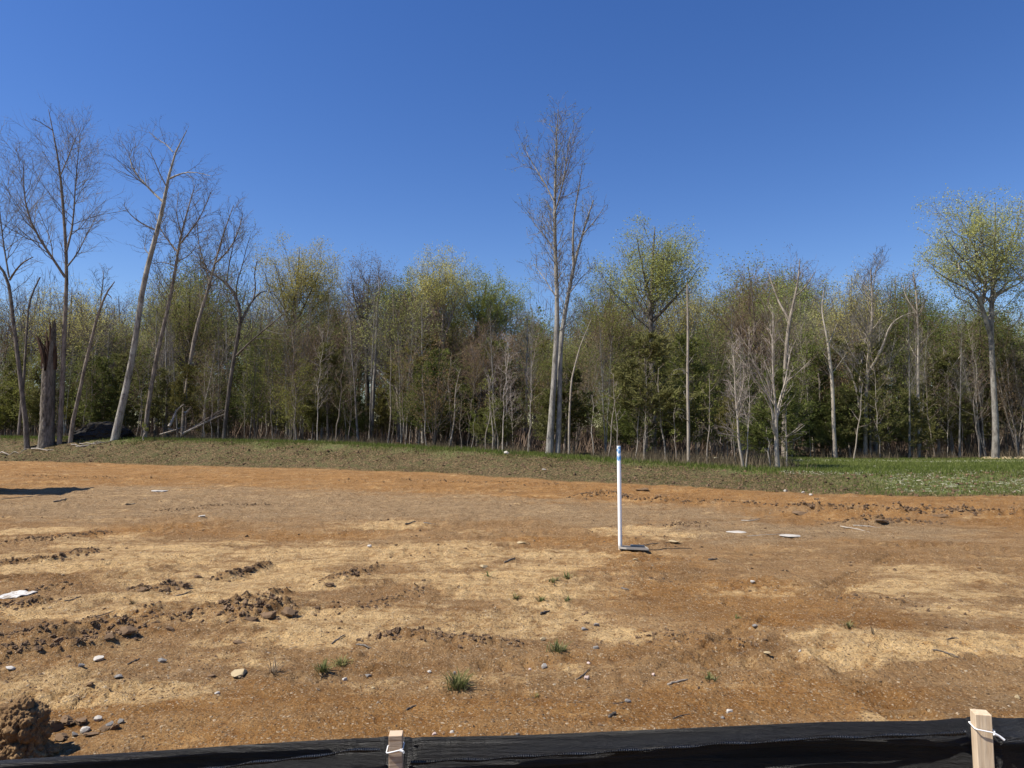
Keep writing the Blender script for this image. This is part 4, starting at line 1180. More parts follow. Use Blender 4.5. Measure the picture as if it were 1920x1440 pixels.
blades('bank_straw', x, y, r.uniform(.04, .14, len(x)), r.uniform(.006, .014, len(x)), M['straw'], 'straw bits lying on the bank slope', 'straw', r, flat=True)
x = r.uniform(8, 32, 90000); y = r.uniform(16, 36, len(x))
m = (y > toe_y(x) + .6) & (x < y * .86) & (fbm(x * .45 + 9, y * .9, 3, 64) + .04 * (x - 14) + r.uniform(-.25, .25, len(x)) > .05) & ((y < 25) | (np.abs(y - 31) < 1.6))
x, y = x[m], y[m]
blades('straw_mulch', x, y, r.uniform(.08, .22, len(x)), r.uniform(.012, .03, len(x)), M['mulch'], 'pale straw mulch strewn over the field on the right', 'straw', r, flat=True)
# dry weeds and litter stalks at the foot of the wood
x = r.uniform(-32, 30, 60000); y = edge_y(x) + .7 + r.normal(.3, 1.2, len(x))
m = (np.abs(x) < y * .86) & (fbm(x * .9, y * .6, 3, 66) + np.where((x > 3) & (x < 12), .3, -.05) > r.uniform(-.2, .6, len(x)))
x, y = x[m], y[m]
blades('dry_weeds', x, y, r.uniform(.15, .6, len(x)) * np.where(x > 5, 1.0, .75), r.uniform(.008, .022, len(x)), M['weed'], 'dry brown weeds along the foot of the wood', 'weeds', r, tilt=.3)

x = r.uniform(-60, 60, 90000); y = r.uniform(22, 84, len(x))
m = (np.abs(x) < y * .86) & (y > edge_y(x) + 2.5) & (fbm(x * .3, y * .3, 3, 67) > r.uniform(-.7, .4, len(x)))
x, y = x[m], y[m]
blades('underbrush', x, y, r.uniform(.3, 2.1, len(x)) * (.6 + .5 * (y > 45)), r.uniform(.02, .06, len(x)), M['twig_brown'], 'brown underbrush under the trees of the wood', 'underbrush', r, tilt=.4)

# ------------------------------------------------------------------ pebbles and clods
def lumps(proto, n, r, flat=.6, jit=.28):
    pv, pf = proto
    V = pv[None] * (1 + r.uniform(-jit, jit, (n, len(pv), 1))) + r.normal(0, jit * .3, (n, len(pv), 3))
    s = np.stack([r.uniform(.7, 1.3, n), r.uniform(.6, 1.1, n), r.uniform(flat * .6, flat * 1.2, n)], -1)
    return V * s[:, None, :], pf
def lump_mesh(name, proto, x, y, size, mat, r, flat=.6, sink=.25, jit=.28, smooth=False):
    n = len(x)
    V, pf = lumps(proto, n, r, flat, jit)
    R = rand_rot(n, r, .35)
    V = np.einsum('nij,nvj->nvi', R, V) * size[:, None, None]
    z = ground_h(x, y) + size * flat * (.5 - sink)
    V = V + np.stack([x, y, z], -1)[:, None]
    Fc = (pf[None] + (np.arange(n) * V.shape[1])[:, None, None]).reshape(-1, 3)
    return mesh_np(name, V.reshape(-1, 3), [Fc], [mat], smooth=smooth)
OCT = np.array([[1, 0, 0], [-1, 0, 0], [0, 1, 0], [0, -1, 0], [0, 0, 1], [0, 0, -1.]]), np.array([[0, 2, 4], [2, 1, 4], [1, 3, 4], [3, 0, 4], [2, 0, 5], [1, 2, 5], [3, 1, 5], [0, 3, 5]])
r = np.random.default_rng(14)
n = 27000
yy = 1 / r.uniform(1 / 19., 1 / 2.2, n); xx = r.uniform(-.85, .85, n) * (yy + .5)
dens = .35 + .9 * sstep(-.3, .5, fbm(xx * 1.2, yy * 1.2, 3, 81)) + .6 * zone(xx, yy, grav_px, 500)
m = r.uniform(0, 1.6, n) < dens
xx, yy = xx[m], yy[m]
sz = np.minimum(.0022 * np.exp(np.abs(r.normal(0, .62, len(xx)))) * (1 + .10 * yy), .0055 + .0017 * yy)
link('pebbles', lump_mesh('pebbles', OCT, xx, yy, sz, M['pebble'], r, .6), kind='stuff', label='small pebbles and grit strewn over the bare soil', cat='pebbles')

# clods along ridges and sprinkled
xs = []; ys = []; ss = []
for P, h, w in ridges:
    L = np.linalg.norm(np.diff(P, axis=0), axis=1).sum(); dist = P[:, 1].mean()
    k = int(min(700, 230 * L * (w / .12)) * (1 if dist < 12 else .5))
    d = np.concatenate([[0], np.cumsum(np.linalg.norm(np.diff(P, axis=0), axis=1))])
    t = r.uniform(0, L, k)
    xs.append(np.interp(t, d, P[:, 0]) + r.normal(0, w * .75, k)); ys.append(np.interp(t, d, P[:, 1]) + r.normal(0, w * .75, k))
    ss.append(np.minimum(r.uniform(.3, 1, k) ** 2.2 * .024 * (h / .06) ** .5, .004 * dist + .002))
n = 26000
yy = 1 / r.uniform(1 / 17., 1 / 2.2, n); xx = r.uniform(-.85, .85, n) * (yy + .5)
m = fbm(xx * 1.3, yy * 1.3, 4, 83) > r.uniform(.05, .6, n)
xs.append(xx[m]); ys.append(yy[m]); ss.append(np.minimum(r.uniform(.2, 1, m.sum()) ** 4 * .022 + .003, .0022 * yy[m] + .002))
xs = np.concatenate(xs); ys = np.concatenate(ys); ss = np.concatenate(ss)
big = ss > .0145
for sel, pr in ((big, ICO1), (~big, OCT)):
    link('soil_clods' if pr is ICO1 else 'soil_crumbs', lump_mesh('soil_clods', pr, xs[sel], ys[sel], ss[sel], M['clod'], r, .8, .42, .42), kind='stuff', label='crumbled soil clods along the machine ruts' if pr is ICO1 else 'small crumbs of soil over the bare dirt', cat='soil')

# ------------------------------------------------------------------ single stones, clods, sticks
def lump_obj(name, u, v, wpx, hpx, mat, label, cat, seed, proto=ICO2, amp=.25, freq=1.6, sink=.2, group=None, deep=None):
    x, y = ground_at(u, v + hpx * .3)
    k = y / F
    a = wpx * k / 2; c = max(hpx * k / 2, .3 * a) if wpx < 25 else hpx * k / 2; b = a * .8 if deep is None else deep
    pv, pf = proto
    d = vnoise3(pv * freq + seed * 3.7, seed) * amp + vnoise3(pv * freq * 2.7 + seed, seed + 1) * amp * .5
    V = pv * (1 + d)[:, None]
    # faceted chips
    rr = np.random.default_rng(seed)
    for _ in range(9):
        nrm = rr.normal(size=3); nrm /= np.linalg.norm(nrm); q = V @ nrm; lim = rr.uniform(.5, .75)
        V = V - np.outer(np.maximum(q - lim, 0), nrm)
    V = V * np.array([a, b, c])
    me = mesh_np(name, V, [pf], [mat], smooth=False)
    o = link(name, me, loc=(x, y, gz(x, y) + c * (1 - 2 * sink) * (.8 if cat == 'stone' else .45)), label=label, cat=cat, group=group)
    o.rotation_euler = (0, 0, rr.uniform(-.4, .4))
    return o
W, GR, TA, PK = M['white_rock'], M['grey_rock'], M['tan_rock'], M['pink_rock']
rocks = [(187, 1235, 24, 10, W, 'white flat stone left of centre below the clod ridges'), (152, 1247, 14, 9, GR, 'grey stone just left below the white flat stone'), (303, 1238, 17, 11, GR, 'light grey stone right of the white flat stone'),
         (18, 1254, 22, 6, W, 'pale flat stone at the left edge above the dirt mound'), (222, 1271, 15, 8, GR, 'grey flat stone among gravel above the dirt mound'), (407, 1299, 11, 6, W, 'small pale stone alone on the smooth brown soil'),
         (205, 1360, 17, 15, GR, 'blue-grey stone at the right end of the clods'), (226, 1355, 14, 12, GR, 'grey stone last in the row of clods'), (160, 1370, 19, 14, W, 'white stone in front of the clods beside the mound'), (139, 1380, 13, 12, GR, 'grey pointed stone in the shadow beside the mound'),
         (184, 1350, 15, 14, W, 'pale stone on top of the row of clods'), (805, 1260, 10, 8, W, 'round white stone left of the largest grass tuft'), (852, 1263, 9, 8, GR, 'pale grey stone just behind the largest grass tuft'), (690, 1267, 14, 7, GR, 'grey flat stone left of the largest grass tuft'),
         (646, 1274, 11, 8, W, 'small white stone below the left grass tufts'), (1020, 1250, 12, 12, W, 'upright white stone below the middle grass tuft'), (994, 1256, 9, 5, PK, 'small pinkish stone left of the upright white one'), (1117, 1215, 15, 9, GR, 'pale blue-grey stone right of the middle grass tuft'),
         (1100, 1271, 14, 8, PK, 'pinkish white stone by a curved stick'), (1103, 1243, 10, 5, PK, 'small pinkish stone above the curved stick'), (1018, 1199, 15, 8, TA, 'yellow stone above the middle grass tuft'), (1118, 1172, 12, 9, GR, 'dark purplish grey stone right of centre'),
         (1096, 1180, 16, 7, GR, 'pale grey flat stone beside the purplish one'), (1177, 1316, 13, 9, GR, 'grey stone between two thin twigs'), (1367, 1333, 14, 9, W, 'white stone near the silt fence right of centre'), (1355, 1347, 10, 6, GR, 'light grey stone nearest the silt fence right of centre'),
         (1415, 1174, 13, 7, GR, 'light grey stone on the orange soil right of centre'), (1411, 1091, 11, 6, W, 'white stone far right of the pipe lid'), (1908, 1309, 10, 9, TA, 'cream stone near the right edge above the wooden stake'), (693, 1024, 12, 5, W, 'small white stone left of centre on the sandy patch'),
         (905, 1062, 20, 4, TA, 'pale flat slab on the sand left of the dark twig'), (847, 1373, 10, 6, W, 'white stone close to the silt fence right of the left stake'), (814, 1376, 10, 7, PK, 'pinkish stone nearest the left stake'), (970, 1377, 9, 7, GR, 'grey stone close to the silt fence near the centre'),
         (1500, 1222, 8, 6, W, 'small white stone at the foot of the right sandy patch'), (1438, 1223, 14, 5, TA, 'pair of cream stones left of the right sandy patch'), (380, 969, 14, 6, W, 'white stone on the grey gravel left of centre'), (1385, 997, 44, 3, W, 'long white slab right of the pipe'), (1482, 1004, 42, 3, W, 'thin white slab behind the orange soil'),
         (978, 1018, 18, 5, TA, 'yellow flat stone left of the pipe'), (300, 921, 34, 4, W, 'long pale slab on the far dirt at left'), (448, 1263, 40, 13, TA, 'crusty pale yellow lump left of the dry weed'), (1263, 1016, 26, 6, TA, 'pale flat stone right of the pipe lid'),
         (1520, 928, 9, 5, W, 'white stone at the foot of the bank'), (1506, 924, 8, 5, W, 'second white stone at the foot of the bank'), (1472, 920, 10, 6, W, 'white stone cluster on the lower bank'), (950, 849, 13, 10, W, 'white rock in the grass left of the tallest tree'), (582, 826, 12, 7, GR, 'pale rock in the grass strip left of centre'),
         (1020, 880, 9, 4, W, 'white stone on the bank slope'), (1190, 1049, 10, 4, TA, 'small tan stone in front of the pipe lid'), (1225, 1265, 8, 6, PK, 'small pinkish stone right of the curved stick'), (700, 1290, 9, 5, TA, 'tan pebble on the smooth brown soil')]
for i, (u, v, w, h, mt, lb) in enumerate(rocks):
    lump_obj('stone', u, v, w, h, mt, lb, 'stone', 500 + i, proto=ICO2 if w > 13 else ICO1)
CL = M['clod']
for i, (u, v, w, h, lb) in enumerate([(168, 1285, 14, 13, 'dark crumbly clod standing alone above the mound'), (320, 1178, 20, 13, 'dark clod right of the long clod ridge'), (540, 1148, 30, 22, 'large dark clod at the end of the middle clod ridge'), (505, 1155, 30, 18, 'lumpy dark clod within the middle ridge'), (470, 1160, 26, 16, 'brown clod at the left end of the middle ridge'),
                                      (445, 1205, 22, 7, 'flat clod below the middle ridge'), (240, 1187, 34, 16, 'dark clod at the end of the lower left ridge'), (205, 1193, 22, 12, 'brown clod left of the lower ridge end'), (110, 1200, 26, 14, 'brown clod on the lower left ridge'), (395, 1270, 14, 6, 'low clod beside the crusty yellow lump'),
                                      (1205, 918, 26, 7, 'dark clod on the orange track right of the pipe'), (1500, 962, 30, 8, 'dark clod in the ruts of the orange track'), (1650, 978, 34, 9, 'dark clod heap in the ruts on the right'), (1762, 966, 30, 9, 'broken clods on the far right rut'), (270, 1105, 20, 10, 'dark clod on the short upper ridge'), (345, 1098, 20, 11, 'stony clod at the right end of the upper ridge'),
                                      (465, 1068, 18, 12, 'dark clod on the highest short ridge'), (372, 1080, 14, 9, 'dark clod left of the highest short ridge'), (620, 1095, 20, 9, 'brown clod near the centre sand'), (1125, 1360, 12, 6, 'small clod near the fence')]):
    lump_obj('soil_clod', u, v, w, h, CL, lb, 'clod', 700 + i, proto=ICO3, amp=.45, freq=2.4)

# row of clods beside the mound
for i, (u, v, w, h, lb) in enumerate([(100, 1362, 34, 28, 'dark clod next to the big dirt mound'), (125, 1352, 30, 24, 'second clod right of the big dirt mound'), (112, 1380, 30, 20, 'dark clod in the shadow at the foot of the mound'), (152, 1352, 30, 20, 'long slabby clod in the clod row'), (196, 1364, 26, 14, 'clod with stones at the right of the row'), (215, 1364, 22, 14, 'last clod of the row beside the mound'),
                                      (106, 1422, 26, 12, 'clod in front of the mound by the fence'), (170, 1376, 24, 8, 'flat clod behind the white stone')]):
    lump_obj('soil_clod', u, v, w, h, CL, lb, 'clod', 760 + i, proto=ICO3, amp=.5, freq=2.6)

def mound():
    x, y = flat_pt(38, 1425); y -= .0
    k = y / F
    pv, pf = ico(6)
    a = 62 * k; c = 108 * k
    sq = (np.abs(pv) ** 2.6).sum(1) ** (-1 / 2.6)
    B = pv * sq[:, None] * np.array([a, a * .85, c])
    q = B / a
    B = B * (1 + .22 * vnoise3(q * 1.3 + 3, 1))[:, None]
    nn = pv / np.array([a, a * .85, c]); nn /= np.linalg.norm(nn, axis=1, keepdims=True)
    rm = np.random.default_rng(61)
    def bumps_of(n_, r_lo, r_hi):
        c_ = B[rm.integers(0, len(B), n_)] / a; rr_ = rm.uniform(r_lo, r_hi, n_); out = np.zeros(len(B)); bq = B / a
        for cc, ri in zip(c_, rr_):
            d2 = ((bq - cc) ** 2).sum(1) / ri ** 2
            m_ = d2 < 1
            out[m_] = np.maximum(out[m_], ri * np.sqrt(1 - d2[m_]) * .8)
        return out
    dsp = .75 * bumps_of(80, .14, .30) + .95 * bumps_of(700, .05, .13) + 1.0 * bumps_of(1500, .022, .05) + .03 * vnoise3(q * 24, 6) - .14
    V = B * .88 + nn * (dsp * a)[:, None]
    V[:, 0] -= .10 * a * (V[:, 2] / c)      # leans a little left
    me = mesh_np('dirt_mound', V, [pf], [M['mound']], smooth=True)
    link('dirt_mound', me, loc=(x, y + .02, -.02 * 0 + gz(x, y) - .02), label='large crumbly upright clod mound at the lower left corner', cat='dirt mound')
def mound_mat():
    m, nt, b = new_mat('crumbly_soil', .98, .05)
    tc = N(nt, 'ShaderNodeTexCoord'); P = tc.outputs['Object']
    n1 = noise(nt, P, 9, 6, .7); n2 = noise(nt, P, 60, 5, .75)
    c = ramp(nt, n1, [(.3, (.15, .09, .045)), (.5, (.24, .15, .075)), (.7, (.38, .26, .13))])
    c = mix(nt, .8, c, ramp(nt, n2, [(.3, (.6, .58, .55)), (.6, (1.1, 1.1, 1.1))]), 'MULTIPLY')
    nt.links.new(c, b.inputs['Base Color']); bump(nt, b, mmath(nt, 'ADD', n1, mmath(nt, 'MULTIPLY', n2, .5)), .02, 1)
    return m
M['mound'] = mound_mat()
mound()

def stick(pts, wpx, mat, label, seed, lift=.6, name='stick'):
    x0, y0 = ground_at(*pts[0]); k = y0 / F; rad = wpx * k / 2
    P = []
    for u, v in pts:
        x, y = ground_at(u, v)
        P.append([x, y, gz(x, y) + rad * lift])
    r = np.random.default_rng(seed)
    q, rr = resample(P, np.full(len(P), rad), 9)
    q += r.normal(0, rad * .25, q.shape); rr = rr * np.linspace(1, .55, 9) * r.uniform(.85, 1.15, 9); rr[0] *= .6; rr[-1] *= .4
    o0 = q[0].copy()
    v, f = tube_arrays((q - o0)[None], rr[None], 6)
    caps = [np.arange(6)[None, ::-1], (np.arange(6) + 48)[None]]
    link(name, mesh_np(name, v, [f] + caps, [mat], smooth=True), loc=o0, label=label, cat='stick')
DK = M['bark_dark']; PL = M['bark_pale']
for i, (pts, w, mt, lb) in enumerate([
    ([(622, 1208), (633, 1200), (647, 1192)], 4, DK, 'dark curved bark stick left of centre'), ([(668, 1210), (682, 1211), (696, 1217)], 4, DK, 'short dark twig right of the bark stick'),
    ([(1080, 1276), (1095, 1266), (1106, 1254)], 3, DK, 'curved dark stick beside the pinkish stone'), ([(1140, 1348), (1148, 1343), (1156, 1339)], 7, DK, 'stubby dark stick near the silt fence'), ([(1252, 1286), (1270, 1280), (1290, 1275)], 5, PL, 'pale weathered stick right of centre'),
    ([(762, 1334), (770, 1330), (780, 1323)], 4, DK, 'dark twig left of the fence stake line'), ([(945, 1056), (955, 1052), (965, 1047)], 4, DK, 'dark twig on the sand left of the pipe'), ([(1014, 1153), (1022, 1149), (1032, 1148)], 6, DK, 'dark bark piece in the centre of the sand'),
    ([(1575, 988), (1600, 992), (1632, 999)], 3, PL, 'pale stick lying on the gravel at right'), ([(1600, 987), (1625, 988), (1650, 992)], 3, PL, 'upper of the two pale sticks at right'), ([(1390, 977), (1405, 978), (1425, 975)], 2.5, PL, 'thin pale stick behind the white slab'),
    ([(1748, 1223), (1775, 1228), (1800, 1235)], 3, DK, 'dark twig on the right sandy patch'), ([(1775, 1200), (1786, 1198), (1798, 1200)], 3, DK, 'short dark twig above the right twig'), ([(240, 1247), (250, 1244), (262, 1236)], 4, DK, 'short dark stick near the left grey stones'),
    ([(1262, 1350), (1278, 1345), (1294, 1340)], 2.6, DK, 'curved thin twig near the silt fence'), ([(1150, 1322), (1162, 1319), (1176, 1316)], 2, DK, 'thin twig left of the grey stone'), ([(330, 1118), (345, 1115), (360, 1109)], 3, DK, 'thin dark stick on the left sand'), ([(120, 1128), (135, 1126), (150, 1120)], 3, DK, 'thin stick beside the left ridge'),
    ([(155, 1165), (190, 1155), (216, 1146)], 2.6, DK, 'long thin root beside the left ridge'), ([(100, 942), (115, 940), (126, 936)], 3.5, DK, 'dark stick below the long shadow at left'), ([(0, 938), (60, 931), (115, 926)], 1.6, DK, 'long thin stick under the long shadow at left'), ([(235, 947), (245, 946), (254, 945)], 3, DK, 'short dark stick on the left gravel'),
    ([(760, 984), (770, 983), (780, 979)], 3.4, DK, 'dark stick on the gravel left of centre'), ([(795, 984), (806, 983), (818, 984)], 2.4, DK, 'second dark stick on the gravel'), ([(1328, 1051), (1336, 1050), (1345, 1050)], 4, DK, 'dark chip right of the pipe lid'), ([(1165, 1104), (1172, 1106), (1180, 1108)], 4, DK, 'dark chip below the pipe lid'),
    ([(1205, 1023), (1235, 1019), (1262, 1017)], 2.0, DK, 'thin dark strip standing in for the pipe shadow, right of the lid'), ([(1400, 1006), (1440, 1003), (1475, 1002)], 1.4, PL, 'thin straw-like stick right of the pipe')]):  # dark strip right of the lid is the pipe's cast shadow, built as geometry
    stick(pts, w, mt, lb, 900 + i)

# bits of debris at the foot of the left trees
for i, (pts, w, lb) in enumerate([([(60, 817), (95, 816), (135, 814)], 5, 'pale fallen branch at the foot of the broken trunk'), ([(120, 818), (150, 813), (190, 811)], 5, 'grey fallen branch between the leaning trunks'), ([(150, 820), (180, 818), (212, 819)], 4, 'short pale log by the tallest leaning tree'),
                                  ([(135, 811), (160, 806), (185, 802)], 5, 'grey dead branch in front of the black heap'), ([(0, 814), (30, 815), (55, 816)], 4, 'fallen branch at the left edge of the wood')]):
    Y = LY - .5
    P = [at_depth(u, v, Y + (0, -.35, .2)[q_ % 3]) for q_, (u, v) in enumerate(pts)]
    for p in P: p[2] = gz(p[0], p[1]) + .05
    q, rr = resample(P, np.full(len(P), w * .6 * Y / F / 2), 8); o0 = q[0].copy()
    q[1:-1] += np.random.default_rng(i).normal(0, .05, (6, 3)); rr = rr * np.linspace(1, .5, 8)
    v, f = tube_arrays((q - o0)[None], rr[None], 6)
    link('fallen_branch', mesh_np('fallen_branch', v, [f], [PL], smooth=True), loc=o0, label=lb, cat='branch')

def black_heap():
    Y = LY + 1.2
    x = (195 - 960) / F * Y; z = gz(x, Y)
    pv, pf = ico(4)
    d = .3 * vnoise3(pv * 1.8, 8) + .2 * (.5 - np.abs(vnoise3(pv * 5, 9))) + .06 * vnoise3(pv * 12, 10)
    V = pv * (1 + d)[:, None] * np.array([1.45, .8, .72])
    V[:, 2] = np.where(V[:, 0] > .2, V[:, 2] * (1 - .25 * (V[:, 0] - .2)), V[:, 2])
    link('black_heap', mesh_np('black_heap', V, [pf], [M['char']]), loc=(x, Y, z + .1), label='low black heap of charred debris behind the leaning trunks', cat='heap')
black_heap()
# brush pile of dead branches
def brush():
    Y = LY + 1; r = np.random.default_rng(31)
    big = [([(340, 818), (355, 806), (375, 795), (398, 778), (418, 768)], 6), ([(345, 812), (370, 800), (390, 790), (420, 770)], 5), ([(317, 800), (325, 785), (330, 770), (345, 758)], 6), ([(345, 776), (352, 772), (358, 764)], 7), ([(372, 800), (400, 785), (425, 775)], 4),
           ([(315, 804), (335, 808), (350, 822)], 4), ([(300, 815), (330, 806), (345, 800)], 4)]
    e = bpy.data.objects.new('brush_pile', None); COL.objects.link(e)
    x = (365 - 960) / F * Y; z = gz(x, Y); e.location = (x, Y, z); o0 = np.array([x, Y, z])
    e['label'] = 'pile of pale dead branches under the left trees'; e['category'] = 'brush pile'
    allq = []; allr = []
    for pts, w in big:
        P = [at_depth(u, v, Y + r.uniform(-.6, .4)) - o0 for u, v in pts]
        q, rr = resample(P, np.linspace(w, w * .4, len(P)) * Y / F / 2, 8); allq.append(q); allr.append(rr)
        v, f = tube_arrays(q[None], rr[None], 6); link('branch', mesh_np('brush_branch', v, [f], [PL], smooth=True), e)
    Q, R = spawn(np.stack(allq), np.stack(allr), r, per_m=8, t0=.05, ang=(30, 80), lf=.5, taper=.2, up=.02, wig=.2, n=5, rmin=.008)
    Q2, R2 = spawn(Q, R, r, per_m=6, t0=.1, ang=(30, 70), lf=.5, taper=.2, up=0, wig=.2, n=4, rmin=.006)
    v, f = tube_arrays(Q, R, 3); v2, f2 = tube_arrays(Q2, R2, 3); V, Fc, mi = pack([(v, f, 0), (v2, f2, 0)])
    link('twigs', mesh_np('brush_twigs', V, Fc, [TB]), e)
brush()
# pale rock rubble at far right
r = np.random.default_rng(41)
n = 220
uu = r.uniform(1835, 1960, n); yb = r.uniform(33.5, 36.5, n); xb = (uu - 960) / F * yb
link('rubble', lump_mesh('rubble', ICO1, xb, yb, r.uniform(.03, .10, n), M['tan_rock'], r, .7), kind='stuff', label='pale rubble heaped at the far right edge of the field', cat='rubble')

r = np.random.default_rng(43)
xb, yb, kb = scatter_bank(9000, r, .0, BANKW)
mb = fbm(xb * 1.2, yb * 1.2, 3, 68) > r.uniform(-.5, .5, len(xb))
xb, yb = xb[mb], yb[mb]
link('bank_clods', lump_mesh('bank_clods', OCT, xb, yb, .018 + .05 * r.uniform(0, 1, len(xb)) ** 2.5, M['clod'], r, .8, .3, .35), kind='stuff', label='small clods of brown soil on the face of the bank', cat='soil')

# grass tufts
def tuft(u, v, wpx, hpx, n, label, seed, dry=False):
    x, y = ground_at(u, v); k = y / F
    r = np.random.default_rng(seed); n = int(n * .75)
    a = r.uniform(0, 2 * np.pi, n); d = np.abs(r.normal(0, .38, n)) * wpx * k * .5
    bx, by = d * np.cos(a), d * np.sin(a)
    hh = hpx * k * r.uniform(.25, 1.05, n)
    out = r.uniform(.2, 1.5, n); a2 = a + r.normal(0, .7, n)
    wd = np.full(n, max(.0022, 1.1 * k)) * r.uniform(.6, 1.2, n)
    px, py = -np.sin(a2), np.cos(a2)
    V = np.zeros((n, 5, 3))
    for j, (t, w) in enumerate(((0, 1), (.55, .8), (1, 0))):
        cx = bx + np.cos(a2) * out * hh * t ** 1.8; cy = by + np.sin(a2) * out * hh * t ** 1.8; cz = hh * t * (1 - .25 * out * t)
        if j < 2:
            V[:, 2 * j] = np.stack([cx - px * wd * w, cy - py * wd * w, cz], -1); V[:, 2 * j + 1] = np.stack([cx + px * wd * w, cy + py * wd * w, cz], -1)
        else: V[:, 4] = np.stack([cx, cy, cz], -1)
    b = (np.arange(n) * 5)[:, None]
    q = b + np.array([[0, 1, 3, 2]]); t3 = b + np.array([[2, 3, 4]])
    me = mesh_np('grass_tuft', V.reshape(-1, 3), [q, t3], [M['weed' if dry else 'tuft']])
    link('grass_tuft', me, loc=(x, y, gz(x, y) - .004), label=label, cat='grass tuft')
for i, a in enumerate([(605, 1260, 34, 26, 110, 'left of the two grass tufts near the lower left'), (640, 1248, 42, 20, 80, 'thinner right one of the two tufts at lower left'), (856, 1292, 60, 36, 190, 'largest grass tuft, below centre, with long blades'), (1046, 1222, 50, 22, 130, 'grass tuft below centre with a ragged wide shape'),
                       (1065, 1085, 30, 16, 60, 'upper grass tuft on the sand right of centre'), (1037, 1090, 32, 13, 50, 'faint grass tuft beside the upper one'), (1015, 1128, 18, 14, 45, 'small dark green tuft in the middle of the sand'), (1063, 1128, 22, 14, 40, 'small tuft right of the dark green one'),
                       (967, 1124, 14, 16, 30, 'sparse small tuft left of the dark green one'), (914, 1082, 14, 18, 16, 'few thin blades left of the small tufts'), (1330, 1275, 36, 18, 50, 'sparse tuft near a pale stick at right'), (1592, 1176, 26, 14, 40, 'faint tuft on the orange soil at right'), (1384, 1160, 22, 10, 30, 'tiny tuft left of the light grey stone'),
                       (1005, 1306, 30, 8, 36, 'flat sparse weeds below the largest tuft')]):
    tuft(*a, 1200 + i)
tuft(512, 1262, 22, 34, 36, 'dry brown weed beside the crusty yellow lump', 1230, True)
tuft(250, 1132, 10, 24, 16, 'dry upright weed on the left sand', 1231, True)
tuft(1638, 1192, 8, 26, 10, 'thin dry stalk on the right soil', 1232, True)

# white flattened scrap at the left edge
def scrap():
    x, y = flat_pt(30, 1119); k = y / F
    r = np.random.default_rng(51)
    nx, ny = 14, 8
    U, Vv = np.meshgrid(np.linspace(-.5, .5, nx), np.linspace(-.5, .5, ny))
    X = U * 52 * k + Vv * .06; Y = Vv * .17 - U * .03
    Z = .012 + .010 * vnoise(U * 6, Vv * 6, 5) + ground_h(x + X, y + Y) - gz(x, y)
    V = np.stack([X, Y, Z], -1).reshape(-1, 3); V2 = V - np.array([0, 0, .008])
    i = np.arange(ny - 1)[:, None] * nx + np.arange(nx - 1)[None]
    q = np.stack([i, i + 1, i + 1 + nx, i + nx], -1).reshape(-1, 4)
    n = nx * ny
    ring = np.concatenate([np.arange(nx), np.arange(1, ny) * nx + nx - 1, (ny - 1) * nx + np.arange(nx - 2, -1, -1), np.arange(ny - 2, 0, -1) * nx])
    r2 = np.roll(ring, -1); side = np.stack([ring, ring + n, r2 + n, r2], -1)
    m, nt, b = new_mat('white_scrap', .6); tc = N(nt, 'ShaderNodeTexCoord')
    nt.links.new(ramp(nt, noise(nt, tc.outputs['Object'], 18, 4), [(.42, (.28, .23, .17)), (.55, (.52, .50, .46))]), b.inputs['Base Color'])
    link('plastic_scrap', mesh_np('plastic_scrap', np.concatenate([V, V2]), [q, q[:, ::-1] + n, side], [m]), loc=(x, y, gz(x, y)), label='flat whitish scrap on the dirt at the left edge', cat='scrap')
scrap()

